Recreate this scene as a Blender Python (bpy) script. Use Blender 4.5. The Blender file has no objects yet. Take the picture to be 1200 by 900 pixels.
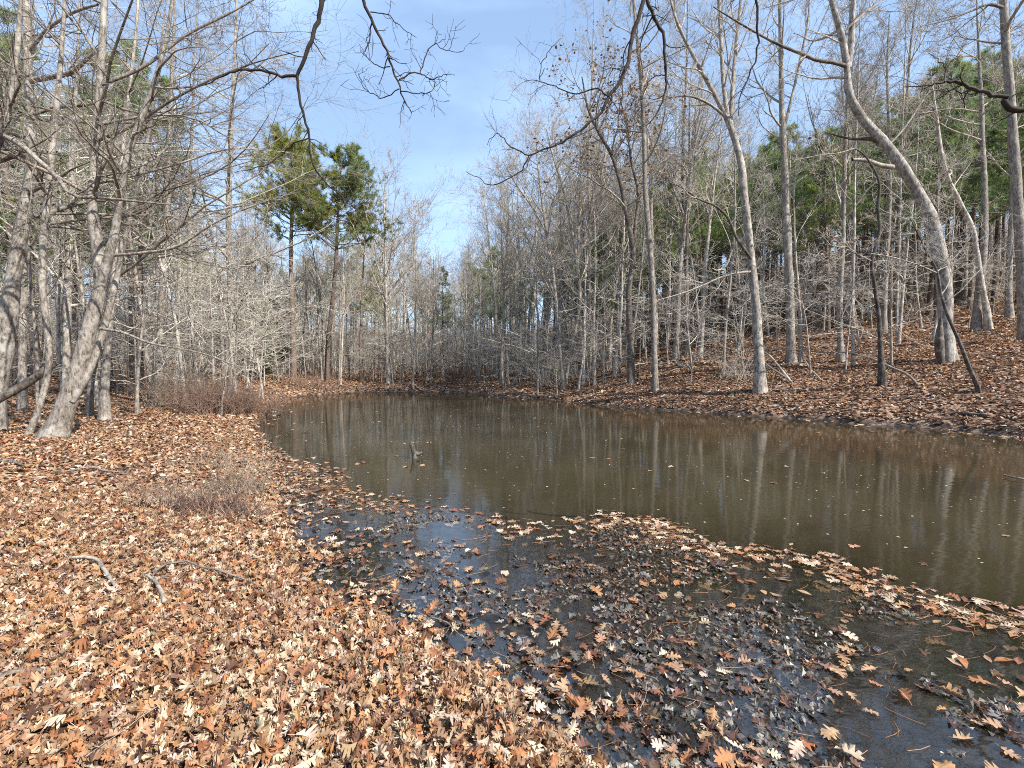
import bpy, math, random
import numpy as np
from mathutils import Vector

# ------------------------------------------------------------------ camera, world, sun, exposure
scene = bpy.context.scene
COL = scene.collection
F, YH, CAMZ = 560.0, 432.0, 1.7              # focal length in photo pixels, horizon row, camera height
PITCH = math.atan((450.0 - YH) / F)
cam_data = bpy.data.cameras.new("camera")
cam_data.sensor_width = 36.0
cam_data.lens = 36.0 * F / 1200.0
cam_data.clip_end = 2000.0
cam = bpy.data.objects.new("camera", cam_data)
COL.objects.link(cam)
cam.location = (0, 0, CAMZ)
cam.rotation_euler = (math.radians(90) - PITCH, 0, 0)
scene.camera = cam

SUN_EL, SUN_AZ = math.radians(42), math.radians(127)   # azimuth clockwise from +Y (the view direction)
world = bpy.data.worlds.new("World")
scene.world = world
world.use_nodes = True
wn = world.node_tree
wn.nodes.clear()
w_out = wn.nodes.new("ShaderNodeOutputWorld")
w_bg = wn.nodes.new("ShaderNodeBackground")
w_sky = wn.nodes.new("ShaderNodeTexSky")
w_sky.sky_type = 'NISHITA'
w_sky.sun_disc = False
w_sky.sun_elevation = SUN_EL
w_sky.sun_rotation = SUN_AZ
w_sky.air_density = 1.15
w_sky.dust_density = 0.6
w_sky.ozone_density = 1.3
w_bg.inputs["Strength"].default_value = 0.112
# thin high cloud veil: stretched noise on the sky direction
w_tc = wn.nodes.new("ShaderNodeTexCoord")
w_map = wn.nodes.new("ShaderNodeMapping")
w_map.inputs["Scale"].default_value = (1.3, 1.0, 3.2)
w_map.inputs["Rotation"].default_value = (0.2, 0.5, 0.3)
w_ns = wn.nodes.new("ShaderNodeTexNoise")
w_ns.inputs["Scale"].default_value = 1.6
w_ns.inputs["Detail"].default_value = 5
w_ns.inputs["Roughness"].default_value = 0.55
w_ns.inputs["Distortion"].default_value = 0.4
w_cr = wn.nodes.new("ShaderNodeValToRGB")
w_cr.color_ramp.elements[0].position = 0.40
w_cr.color_ramp.elements[0].color = (0.30, 0.30, 0.30, 1)
w_cr.color_ramp.elements[1].position = 0.78
w_cr.color_ramp.elements[1].color = (0.85, 0.85, 0.85, 1)
w_mix = wn.nodes.new("ShaderNodeMix")
w_mix.data_type = 'RGBA'
w_mix.inputs["B"].default_value = (3.7, 5.3, 8.0, 1)
L = wn.links.new
L(w_tc.outputs["Generated"], w_map.inputs["Vector"])
L(w_map.outputs["Vector"], w_ns.inputs["Vector"])
L(w_ns.outputs["Fac"], w_cr.inputs["Fac"])
L(w_cr.outputs["Color"], w_mix.inputs["Factor"])
L(w_sky.outputs["Color"], w_mix.inputs["A"])
L(w_mix.outputs["Result"], w_bg.inputs["Color"])
L(w_bg.outputs["Background"], w_out.inputs["Surface"])

sun_data = bpy.data.lights.new("sun", 'SUN')
sun_data.energy = 5.0
sun_data.angle = math.radians(0.55)
sun_data.color = (1.0, 0.94, 0.85)
sun = bpy.data.objects.new("sun", sun_data)
COL.objects.link(sun)
SUN_DIR = Vector((math.sin(SUN_AZ) * math.cos(SUN_EL), math.cos(SUN_AZ) * math.cos(SUN_EL), math.sin(SUN_EL)))
sun.rotation_euler = SUN_DIR.to_track_quat('Z', 'Y').to_euler()
sun.location = SUN_DIR * 60

scene.view_settings.view_transform = 'Standard'
scene.view_settings.look = 'None'
scene.view_settings.exposure = 0.92
scene.view_settings.gamma = 1.0
scene.render.engine = 'CYCLES'
cy = scene.cycles
cy.max_bounces = 5
cy.diffuse_bounces = 3
cy.glossy_bounces = 2
cy.transmission_bounces = 2
cy.transparent_max_bounces = 4
cy.caustics_reflective = False
cy.caustics_refractive = False
cy.use_adaptive_sampling = True
cy.adaptive_threshold = 0.01
cy.use_denoising = False
cy.filter_width = 1.0
scene.render.use_persistent_data = False

rng = np.random.default_rng(11)
random.seed(11)

# ------------------------------------------------------------------ picture <-> place
cp, sp = math.cos(PITCH), math.sin(PITCH)


def ray(px, py):
    cx, cyy = (px - 600.0) / F, (450.0 - py) / F
    d = np.array([cx, cp + cyy * sp, -sp + cyy * cp])
    return d / d[1]


def at(px, py, d):                       # the point at depth d seen at a photo pixel
    return np.array([0, 0, CAMZ]) + ray(px, py) * d


def on_zero(px, py):                     # the point on the water plane
    r = ray(px, py)
    s = -CAMZ / r[2]
    return (r[0] * s, r[1] * s)


# ------------------------------------------------------------------ noise
_tab = np.random.default_rng(5).random((256, 256))


def vnoise(x, y, scale, seed=0):
    x = np.asarray(x) * scale + seed * 37.31
    y = np.asarray(y) * scale + seed * 11.77
    xi, yi = np.floor(x).astype(int), np.floor(y).astype(int)
    fx, fy = x - xi, y - yi
    fx, fy = fx * fx * (3 - 2 * fx), fy * fy * (3 - 2 * fy)
    a = _tab[xi & 255, yi & 255]; b = _tab[(xi + 1) & 255, yi & 255]
    c = _tab[xi & 255, (yi + 1) & 255]; d = _tab[(xi + 1) & 255, (yi + 1) & 255]
    return (a * (1 - fx) + b * fx) * (1 - fy) + (c * (1 - fx) + d * fx) * fy - 0.5


def fbm(x, y, scale, octs=3, seed=0):
    s, amp = 0.0, 1.0
    for o in range(octs):
        s = s + amp * vnoise(x, y, scale * 2 ** o, seed + o * 3)
        amp *= 0.5
    return s


def sstep(a, b, x):
    t = np.clip((x - a) / (b - a), 0, 1)
    return t * t * (3 - 2 * t)


# ------------------------------------------------------------------ shorelines (outline of the pond on the water plane)
far_px = [(1200, 514), (1150, 508), (1100, 503), (1050, 499), (1000, 497), (950, 492), (900, 489), (860, 487), (820, 483), (760, 480),
          (720, 476), (690, 474), (660, 470), (630, 467), (596, 466), (560, 461.5), (530, 460), (500, 459), (465, 460), (430, 459.5),
          (400, 462), (370, 463), (340, 466), (322, 470), (312, 480), (302, 494), (303, 508)]
near_open_px = [(306, 522), (330, 534), (362, 548), (385, 556), (402, 576), (430, 586), (470, 588), (520, 596), (560, 602), (600, 612), (640, 622),
                (680, 614), (720, 606), (770, 612), (800, 628), (835, 641), (880, 646), (920, 652), (960, 656), (1000, 672), (1040, 688), (1110, 708), (1200, 728)]
off_open = [(4.6, 2.75), (6.5, 2.5), (10, 3.4), (13.5, 7.0), (13.4, 10.5)]
near_wet_px = [(306, 528), (322, 560), (332, 600), (340, 640), (372, 690), (430, 715), (500, 748), (545, 770), (600, 800), (660, 832), (720, 862), (790, 905)]
off_wet = [(1.3, 1.3), (2.6, 0.6), (5.0, -0.6), (9.0, 0.5), (14.0, 5.5), (13.6, 10.0)]
far_w = [on_zero(*p) for p in far_px]
OPEN = np.array(far_w + [on_zero(*p) for p in near_open_px] + off_open)
WET = np.array(far_w + [on_zero(*p) for p in near_wet_px] + off_wet)


def sdist(poly, x, y):
    x = np.asarray(x, float).ravel(); y = np.asarray(y, float).ravel()
    best = np.full(x.shape, 1e18)
    inside = np.zeros(x.shape, bool)
    n = len(poly)
    for i in range(n):
        ax, ay = poly[i]; bx, by = poly[(i + 1) % n]
        ex, ey = bx - ax, by - ay
        t = np.clip(((x - ax) * ex + (y - ay) * ey) / (ex * ex + ey * ey + 1e-12), 0, 1)
        dx, dy = x - ax - t * ex, y - ay - t * ey
        best = np.minimum(best, dx * dx + dy * dy)
        cond = ((ay > y) != (by > y))
        with np.errstate(divide='ignore', invalid='ignore'):
            xin = (bx - ax) * (y - ay) / (by - ay + 1e-30) + ax
        inside ^= cond & (x < xin)
    d = np.sqrt(best)
    return np.where(inside, -d, d)


PUDDLES = [(*on_zero(px, py), r_) for px, py, r_ in ((550, 755, .13), (577, 768, .10), (640, 842, .14), (700, 872, .15), (478, 716, .16), (612, 800, .10), (395, 672, .16), (742, 890, .12))]


def terrain(x, y, full=False):
    x = np.asarray(x, float).ravel(); y = np.asarray(y, float).ravel()
    sw = sdist(WET, x, y)
    so = sdist(OPEN, x, y)
    for hx, hy, hr in PUDDLES:
        sw = sw - 0.55 * np.exp(-((x - hx) ** 2 + (y - hy) ** 2) / hr ** 2) * sstep(0.9, 0.2, sw)
    jit = fbm(x, y, 2.2, 3, 4)
    sw2 = sw + 0.16 * jit * sstep(-3, -0.5, -np.abs(sw))
    dx, dy = x - 2.0, y - 17.0
    r = np.sqrt(dx * dx + dy * dy) + 1e-6
    w = sstep(-0.05, 0.52, dx / r) * sstep(2.0, 9.0, y + 0.25 * x)
    s = np.maximum(sw2, 0)
    bump = fbm(x, y, 0.35, 3, 1) * 0.22 * sstep(0.3, 3, s)
    far = sstep(24, 32, y) * (1 - w)
    left = 0.10 * (1 - np.exp(-s / 0.5)) + 0.028 * np.minimum(s, 40) + 0.035 * far * np.minimum(s, 8) + 0.38 * far * (1 - np.exp(-s / 0.7))
    hill = 0.20 * (1 - np.exp(-s / 0.25)) + 12.5 * (1 - np.exp(-s / 50.0)) + 0.05 * np.minimum(s, 5)
    ridge = (9.5 + 5.0 * w) * sstep(42, 120, r)
    out = left * (1 - w) + hill * w + ridge + bump * (0.45 + 0.9 * w)
    fine = fbm(x, y, 5.0, 3, 7)
    mud = -0.003 + 0.034 * fine - 0.012 * sstep(0, 1.2, -sw2) - 0.02 * sstep(0.5, 0.0, so)
    deep = -0.5 * (1 - np.exp(np.minimum(so, 0) / 1.6))
    zin = mud + np.where(so < 0, deep, 0)
    k = sstep(-0.12, 0.1, sw2)
    z = zin * (1 - k) + (out + 0.012 + 0.02 * fine) * k
    if full:
        return z, sw2, so, w
    return z


def tz(x, y):
    return float(terrain([x], [y])[0])


def ground_at(px, py, dmax=140.0):       # where the sight line through a photo pixel meets the ground
    d = np.exp(np.linspace(math.log(1.2), math.log(dmax), 900))
    r = ray(px, py)
    P = np.array([0, 0, CAMZ])[None] + r[None] * d[:, None]
    z = terrain(P[:, 0], P[:, 1])
    hit = np.nonzero(P[:, 2] < np.maximum(z, -0.001))[0]
    i = hit[0] if len(hit) else len(d) - 1
    return np.array([P[i, 0], P[i, 1], max(z[i], 0.0)])


# ------------------------------------------------------------------ materials
def new_mat(name):
    m = bpy.data.materials.new(name)
    m.use_nodes = True
    m.node_tree.nodes.clear()
    nt = m.node_tree
    out = nt.nodes.new("ShaderNodeOutputMaterial")
    return m, nt, out


def node(nt, t, **kw):
    n = nt.nodes.new(t)
    for k, v in kw.items():
        if k in n.inputs:
            n.inputs[k].default_value = v
        else:
            setattr(n, k, v)
    return n


def ramp(nt, stops):
    n = nt.nodes.new("ShaderNodeValToRGB")
    el = n.color_ramp.elements
    while len(el) < len(stops):
        el.new(0.5)
    for e, (p, c) in zip(el, stops):
        e.position = p
        e.color = (*c, 1)
    return n


def bark(name, dark, mid, pale, lichen=None, scale=(9, 9, 2.5), bump=0.5, rough=0.85, blotch=3.0):
    m, nt, out = new_mat(name)
    lk = nt.links.new
    b = node(nt, "ShaderNodeBsdfPrincipled")
    b.inputs["Roughness"].default_value = rough
    b.inputs["Specular IOR Level"].default_value = 0.25
    tc = node(nt, "ShaderNodeTexCoord")
    mp = node(nt, "ShaderNodeMapping")
    mp.inputs["Scale"].default_value = scale
    lk(tc.outputs["Object"], mp.inputs["Vector"])
    n1 = node(nt, "ShaderNodeTexNoise", Scale=2.6, Detail=9.0, Roughness=0.78)
    lk(mp.outputs["Vector"], n1.inputs["Vector"])
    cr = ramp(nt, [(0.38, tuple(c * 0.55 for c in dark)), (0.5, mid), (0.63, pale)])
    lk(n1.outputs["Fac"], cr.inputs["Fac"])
    n2 = node(nt, "ShaderNodeTexNoise", Scale=blotch, Detail=8.0, Roughness=0.75)
    lk(tc.outputs["Object"], n2.inputs["Vector"])
    mr = node(nt, "ShaderNodeMapRange")
    mr.inputs["From Min"].default_value = 0.51
    mr.inputs["From Max"].default_value = 0.60
    lk(n2.outputs["Fac"], mr.inputs["Value"])
    mx = node(nt, "ShaderNodeMix", data_type='RGBA')
    mx.inputs["B"].default_value = (*(lichen or pale), 1)
    ml = node(nt, "ShaderNodeMath", operation='MULTIPLY')
    ml.inputs[1].default_value = 0.8
    lk(mr.outputs["Result"], ml.inputs[0])
    lk(ml.outputs[0], mx.inputs["Factor"])
    lk(cr.outputs["Color"], mx.inputs["A"])
    oi = node(nt, "ShaderNodeObjectInfo")
    vr = node(nt, "ShaderNodeMapRange")
    vr.inputs["To Min"].default_value = 0.72
    vr.inputs["To Max"].default_value = 1.22
    lk(oi.outputs["Random"], vr.inputs["Value"])
    hs = node(nt, "ShaderNodeHueSaturation")
    lk(vr.outputs["Result"], hs.inputs["Value"])
    lk(mx.outputs["Result"], hs.inputs["Color"])
    lk(hs.outputs["Color"], b.inputs["Base Color"])
    bp = node(nt, "ShaderNodeBump", Strength=bump, Distance=0.03)
    lk(n1.outputs["Fac"], bp.inputs["Height"])
    lk(bp.outputs["Normal"], b.inputs["Normal"])
    lk(b.outputs["BSDF"], out.inputs["Surface"])
    return m


M = {}
M['beech'] = bark("beech_bark", (0.11, 0.092, 0.075), (0.27, 0.238, 0.20), (0.43, 0.39, 0.34), (0.50, 0.475, 0.42), (6, 6, 2.2), 0.5)
M['white'] = bark("pale_bark", (0.14, 0.12, 0.10), (0.36, 0.33, 0.29), (0.56, 0.525, 0.47), (0.15, 0.125, 0.10), (5, 5, 2.0), 0.5, 0.85, 2.2)
M['twig_mid'] = bark("mid_twig_bark", (0.09, 0.075, 0.06), (0.18, 0.155, 0.125), (0.30, 0.262, 0.22), None, (4, 4, 4), 0.1)
M['grey'] = bark("grey_bark", (0.10, 0.085, 0.07), (0.23, 0.20, 0.17), (0.38, 0.34, 0.29), (0.42, 0.39, 0.33))
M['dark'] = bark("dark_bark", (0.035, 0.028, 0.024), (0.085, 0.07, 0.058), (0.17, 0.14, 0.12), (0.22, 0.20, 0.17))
M['pine'] = bark("pine_bark", (0.055, 0.042, 0.034), (0.14, 0.105, 0.082), (0.26, 0.21, 0.17), (0.24, 0.17, 0.13), (7, 7, 2.0), 0.7)
M['twig'] = bark("twig_bark", (0.18, 0.155, 0.122), (0.33, 0.29, 0.235), (0.47, 0.42, 0.355), None, (4, 4, 4), 0.1)
M['twig_pale'] = bark("pale_twig_bark", (0.27, 0.24, 0.20), (0.42, 0.38, 0.32), (0.56, 0.52, 0.45), None, (4, 4, 4), 0.1)
M['twig_backlit'] = bark("backlit_twig_bark", (0.02, 0.016, 0.014), (0.035, 0.028, 0.024), (0.065, 0.053, 0.044), None, (4, 4, 4), 0.1)  # backlit silhouette of the overhead boughs, put into the colour as near black
M['twig_red'] = bark("red_brown_twig_bark", (0.10, 0.06, 0.045), (0.19, 0.12, 0.09), (0.30, 0.21, 0.16), None, (4, 4, 4), 0.1)
M['stalk'] = bark("dead_stalk", (0.13, 0.088, 0.06), (0.25, 0.185, 0.13), (0.38, 0.30, 0.225), None, (4, 4, 4), 0.1)
M['wood'] = bark("weathered_wood", (0.09, 0.07, 0.055), (0.20, 0.165, 0.13), (0.36, 0.31, 0.26), None, (12, 12, 12), 0.4)
M['moss'] = bark("mossy_bark", (0.06, 0.055, 0.03), (0.15, 0.14, 0.07), (0.26, 0.23, 0.14), (0.14, 0.15, 0.05), (9, 9, 9), 0.6)


def leaf_mat(name, translucency=0.3):
    """colour from the leaf's own colour attribute, its alpha is the gloss of a wet leaf"""
    m, nt, out = new_mat(name)
    lk = nt.links.new
    at_ = node(nt, "ShaderNodeVertexColor", layer_name="tint")
    tc = node(nt, "ShaderNodeTexCoord")
    n1 = node(nt, "ShaderNodeTexNoise", Scale=60.0, Detail=3.0)
    lk(tc.outputs["Object"], n1.inputs["Vector"])
    mr = node(nt, "ShaderNodeMapRange")
    mr.inputs["To Min"].default_value = 0.62
    mr.inputs["To Max"].default_value = 1.38
    lk(n1.outputs["Fac"], mr.inputs["Value"])
    hs = node(nt, "ShaderNodeHueSaturation")
    lk(at_.outputs["Color"], hs.inputs["Color"])
    lk(mr.outputs["Result"], hs.inputs["Value"])
    b = node(nt, "ShaderNodeBsdfPrincipled")
    b.inputs["Specular IOR Level"].default_value = 0.35
    lk(hs.outputs["Color"], b.inputs["Base Color"])
    rr = node(nt, "ShaderNodeMapRange")
    rr.inputs["To Min"].default_value = 0.75
    rr.inputs["To Max"].default_value = 0.28
    lk(at_.outputs["Alpha"], rr.inputs["Value"])
    lk(rr.outputs["Result"], b.inputs["Roughness"])
    t = node(nt, "ShaderNodeBsdfTranslucent")
    lk(hs.outputs["Color"], t.inputs["Color"])
    mx = node(nt, "ShaderNodeMixShader")
    mx.inputs["Fac"].default_value = translucency
    lk(b.outputs["BSDF"], mx.inputs[1])
    lk(t.outputs["BSDF"], mx.inputs[2])
    lk(mx.outputs["Shader"], out.inputs["Surface"])
    return m


M['leaf'] = leaf_mat("dead_leaf", 0.12)
M['needle'] = leaf_mat("pine_needles", 0.45)
M['straw'] = leaf_mat("pine_straw", 0.1)


def ground_mat():
    m, nt, out = new_mat("leafy_soil")
    lk = nt.links.new
    tc = node(nt, "ShaderNodeTexCoord")
    v = node(nt, "ShaderNodeTexVoronoi", Scale=9.0)
    nz = node(nt, "ShaderNodeTexNoise", Scale=14.0, Detail=3.0)
    lk(tc.outputs["Object"], nz.inputs["Vector"])
    va = node(nt, "ShaderNodeMix", data_type='RGBA')
    va.inputs["Factor"].default_value = 0.06
    lk(tc.outputs["Object"], va.inputs["A"])
    lk(nz.outputs["Color"], va.inputs["B"])
    lk(va.outputs["Result"], v.inputs["Vector"])
    sep = node(nt, "ShaderNodeSeparateColor")
    lk(v.outputs["Color"], sep.inputs["Color"])
    cr = ramp(nt, [(0.0, (0.025, 0.014, 0.009)), (0.3, (0.08, 0.042, 0.026)), (0.55, (0.18, 0.105, 0.065)), (0.8, (0.30, 0.19, 0.125)), (1.0, (0.42, 0.31, 0.22))])
    lk(sep.outputs["Red"], cr.inputs["Fac"])
    big = node(nt, "ShaderNodeTexNoise", Scale=0.5, Detail=4.0)
    lk(tc.outputs["Object"], big.inputs["Vector"])
    mrb = node(nt, "ShaderNodeMapRange")
    mrb.inputs["From Min"].default_value = 0.3
    mrb.inputs["From Max"].default_value = 0.7
    mrb.inputs["To Min"].default_value = 0.65
    mrb.inputs["To Max"].default_value = 1.15
    lk(big.outputs["Fac"], mrb.inputs["Value"])
    hs = node(nt, "ShaderNodeHueSaturation")
    lk(cr.outputs["Color"], hs.inputs["Color"])
    lk(mrb.outputs["Result"], hs.inputs["Value"])
    mudn = node(nt, "ShaderNodeTexNoise", Scale=8.0, Detail=5.0, Roughness=0.6)
    lk(tc.outputs["Object"], mudn.inputs["Vector"])
    mudc = ramp(nt, [(0.3, (0.006, 0.005, 0.0045)), (0.52, (0.018, 0.015, 0.012)), (0.75, (0.048, 0.039, 0.031))])
    lk(mudn.outputs["Fac"], mudc.inputs["Fac"])
    wa = node(nt, "ShaderNodeAttribute", attribute_name="mud")
    mx = node(nt, "ShaderNodeMix", data_type='RGBA')
    lk(wa.outputs["Fac"], mx.inputs["Factor"])
    lk(hs.outputs["Color"], mx.inputs["A"])
    lk(mudc.outputs["Color"], mx.inputs["B"])
    b = node(nt, "ShaderNodeBsdfPrincipled")
    lk(mx.outputs["Result"], b.inputs["Base Color"])
    rr = node(nt, "ShaderNodeMapRange")
    rr.inputs["To Min"].default_value = 0.9
    rr.inputs["To Max"].default_value = 0.35
    lk(wa.outputs["Fac"], rr.inputs["Value"])
    lk(rr.outputs["Result"], b.inputs["Roughness"])
    bp = node(nt, "ShaderNodeBump", Strength=0.8, Distance=0.04)
    lk(mudn.outputs["Fac"], bp.inputs["Height"])
    bp2 = node(nt, "ShaderNodeBump", Strength=0.6, Distance=0.05)
    lk(sep.outputs["Green"], bp2.inputs["Height"])
    lk(bp.outputs["Normal"], bp2.inputs["Normal"])
    lk(bp2.outputs["Normal"], b.inputs["Normal"])
    lk(b.outputs["BSDF"], out.inputs["Surface"])
    return m


def water_mat():
    m, nt, out = new_mat("murky_water")
    lk = nt.links.new
    tc = node(nt, "ShaderNodeTexCoord")
    n1 = node(nt, "ShaderNodeTexNoise", Scale=0.35, Detail=4.0)
    lk(tc.outputs["Object"], n1.inputs["Vector"])
    cr = ramp(nt, [(0.3, (0.029, 0.0225, 0.0115)), (0.7, (0.052, 0.042, 0.022))])
    lk(n1.outputs["Fac"], cr.inputs["Fac"])
    body = node(nt, "ShaderNodeBsdfDiffuse")
    lk(cr.outputs["Color"], body.inputs["Color"])
    clear = node(nt, "ShaderNodeBsdfTransparent")
    clear.inputs["Color"].default_value = (0.93, 0.90, 0.82, 1)
    da = node(nt, "ShaderNodeAttribute", attribute_name="murk")
    mx = node(nt, "ShaderNodeMixShader")
    lk(da.outputs["Fac"], mx.inputs["Fac"])
    lk(clear.outputs["BSDF"], mx.inputs[1])
    lk(body.outputs["BSDF"], mx.inputs[2])
    gl = node(nt, "ShaderNodeBsdfGlossy", Roughness=0.03)
    ro = node(nt, "ShaderNodeMapRange")
    ro.inputs["To Min"].default_value = 0.03
    ro.inputs["To Max"].default_value = 0.06
    lk(da.outputs["Fac"], ro.inputs["Value"])
    lk(ro.outputs["Result"], gl.inputs["Roughness"])
    # ripples
    r1 = node(nt, "ShaderNodeTexNoise", Scale=5.0, Detail=3.0)
    mp = node(nt, "ShaderNodeMapping")
    mp.inputs["Scale"].default_value = (0.5, 1.3, 1)
    lk(tc.outputs["Object"], mp.inputs["Vector"])
    lk(mp.outputs["Vector"], r1.inputs["Vector"])
    bp = node(nt, "ShaderNodeBump", Strength=0.09, Distance=0.02)
    lk(r1.outputs["Fac"], bp.inputs["Height"])
    lk(bp.outputs["Normal"], gl.inputs["Normal"])
    # the same reflectance seen from above and from below (light has to reach the bed)
    ge = node(nt, "ShaderNodeNewGeometry")
    dt = node(nt, "ShaderNodeVectorMath", operation='DOT_PRODUCT')
    lk(ge.outputs["Normal"], dt.inputs[0])
    lk(ge.outputs["Incoming"], dt.inputs[1])
    ab = node(nt, "ShaderNodeMath", operation='ABSOLUTE')
    lk(dt.outputs["Value"], ab.inputs[0])
    om = node(nt, "ShaderNodeMath", operation='SUBTRACT')
    om.inputs[0].default_value = 1.0
    lk(ab.outputs[0], om.inputs[1])
    pw_ = node(nt, "ShaderNodeMath", operation='POWER')
    pw_.inputs[1].default_value = 5.0
    lk(om.outputs[0], pw_.inputs[0])
    fr = node(nt, "ShaderNodeMapRange")
    f0 = node(nt, "ShaderNodeMapRange")
    f0.inputs["To Min"].default_value = 0.15
    f0.inputs["To Max"].default_value = 0.02
    lk(da.outputs["Fac"], f0.inputs["Value"])
    lk(f0.outputs["Result"], fr.inputs["To Min"])
    f1 = node(nt, "ShaderNodeMapRange")
    f1.inputs["To Min"].default_value = 1.0
    f1.inputs["To Max"].default_value = 0.92
    lk(da.outputs["Fac"], f1.inputs["Value"])
    lk(f1.outputs["Result"], fr.inputs["To Max"])
    lk(pw_.outputs[0], fr.inputs["Value"])
    mx2 = node(nt, "ShaderNodeMixShader")
    lk(fr.outputs["Result"], mx2.inputs["Fac"])
    lk(mx.outputs["Shader"], mx2.inputs[1])
    lk(gl.outputs["BSDF"], mx2.inputs[2])
    lk(mx2.outputs["Shader"], out.inputs["Surface"])
    return m


# ------------------------------------------------------------------ mesh helpers
def make_mesh(name, V, faces, mat, smooth=True, tint=None, attrs=None):
    """faces: list of (n, k) int arrays with k = 3 or 4"""
    me = bpy.data.meshes.new(name)
    V = np.ascontiguousarray(V, np.float32)
    me.vertices.add(len(V))
    me.vertices.foreach_set("co", V.ravel())
    idx = np.concatenate([f.ravel() for f in faces]).astype(np.int32)
    tot = np.concatenate([np.full(len(f), f.shape[1], np.int32) for f in faces])
    start = np.concatenate([[0], np.cumsum(tot)[:-1]]).astype(np.int32)
    me.loops.add(len(idx))
    me.loops.foreach_set("vertex_index", idx)
    me.polygons.add(len(tot))
    me.polygons.foreach_set("loop_start", start)
    me.polygons.foreach_set("loop_total", tot)
    me.polygons.foreach_set("use_smooth", np.full(len(tot), smooth, bool))
    if tint is not None:
        a = me.attributes.new("tint", 'FLOAT_COLOR', 'POINT')
        a.data.foreach_set("color", np.ascontiguousarray(tint, np.float32).ravel())
    for k, v in (attrs or {}).items():
        a = me.attributes.new(k, 'FLOAT', 'POINT')
        a.data.foreach_set("value", np.ascontiguousarray(v, np.float32).ravel())
    me.update(calc_edges=True)
    me.validate()
    me.materials.append(mat)
    return me


def link(name, me, parent=None, loc=None, rz=0.0, sc=1.0):
    o = bpy.data.objects.new(name, me)
    COL.objects.link(o)
    if parent is not None:
        o.parent = parent
    if loc is not None:
        o.location = tuple(float(c) for c in loc)
    o.rotation_euler = (0, 0, rz)
    o.scale = (sc, sc, sc)
    return o


def tag(o, label=None, cat=None, group=None, kind=None):
    if label: o["label"] = label
    if cat: o["category"] = cat
    if group: o["group"] = group
    if kind: o["kind"] = kind
    return o


def thing(name, loc, label, cat, group=None, rz=0.0, sc=1.0):
    return tag(link(name, None, None, loc, rz, sc), label, cat, group)


def tubes(P, R, S):
    """P (N,K,3) paths, R (N,K) radii -> verts, quads; the far end is drawn to a point"""
    N, K, _ = P.shape
    T = np.gradient(P, axis=1)
    T /= np.linalg.norm(T, axis=2, keepdims=True) + 1e-9
    m = P[:, -1] - P[:, 0]
    m /= np.linalg.norm(m, axis=1, keepdims=True) + 1e-9
    ref = np.zeros((N, 3))
    ref[np.arange(N), np.argmin(np.abs(m), axis=1)] = 1
    U = np.cross(T, ref[:, None, :])
    U /= np.linalg.norm(U, axis=2, keepdims=True) + 1e-9
    W = np.cross(T, U)
    a = np.arange(S) * 2 * np.pi / S
    V = P[:, :, None, :] + R[:, :, None, None] * (np.cos(a)[None, None, :, None] * U[:, :, None, :] + np.sin(a)[None, None, :, None] * W[:, :, None, :])
    i = np.arange(N)[:, None, None] * (K * S) + np.arange(K - 1)[None, :, None] * S
    s0, s1 = np.arange(S)[None, None, :], (np.arange(S)[None, None, :] + 1) % S
    Q = np.stack([i + s0, i + s1, i + S + s1, i + S + s0], axis=-1).reshape(-1, 4)
    return V.reshape(-1, 3), Q


class Geo:
    def __init__(s):
        s.V, s.F, s.n, s.C = [], [], 0, []

    def add(s, V, Fc, C=None):
        s.V.append(V); s.F.append(Fc + s.n); s.n += len(V)
        if C is not None: s.C.append(C)
        return s

    def tube(s, P, R, S=4):
        if len(P):
            s.add(*tubes(P, R, S))
        return s

    def mesh(s, name, mat, smooth=True, origin=(0, 0, 0)):
        V = np.concatenate(s.V) - np.asarray(origin)[None]
        q = {}
        for f in s.F:
            q.setdefault(f.shape[1], []).append(f)
        return make_mesh(name, V, [np.concatenate(v) for v in q.values()], mat, smooth, np.concatenate(s.C) if s.C else None)


def resample(pts, K):
    pts = np.asarray(pts, float)
    d = np.concatenate([[0], np.cumsum(np.linalg.norm(np.diff(pts[:, :3], axis=0), axis=1))])
    t = np.linspace(0, d[-1], K)
    # Catmull-Rom style smoothing through cubic hermite
    out = np.zeros((K, pts.shape[1]))
    m = np.gradient(pts, d, axis=0) if len(pts) > 2 else np.repeat((pts[1:] - pts[:1]) / d[-1], 2, axis=0)
    j = np.clip(np.searchsorted(d, t, side='right') - 1, 0, len(d) - 2)
    h = (d[j + 1] - d[j])[:, None]
    u = ((t - d[j]) / (d[j + 1] - d[j] + 1e-12))[:, None]
    out = (2 * u**3 - 3 * u**2 + 1) * pts[j] + (u**3 - 2 * u**2 + u) * h * m[j] + (-2 * u**3 + 3 * u**2) * pts[j + 1] + (u**3 - u**2) * h * m[j + 1]
    return out


def unit(v):
    return v / (np.linalg.norm(v, axis=-1, keepdims=True) + 1e-9)


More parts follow.
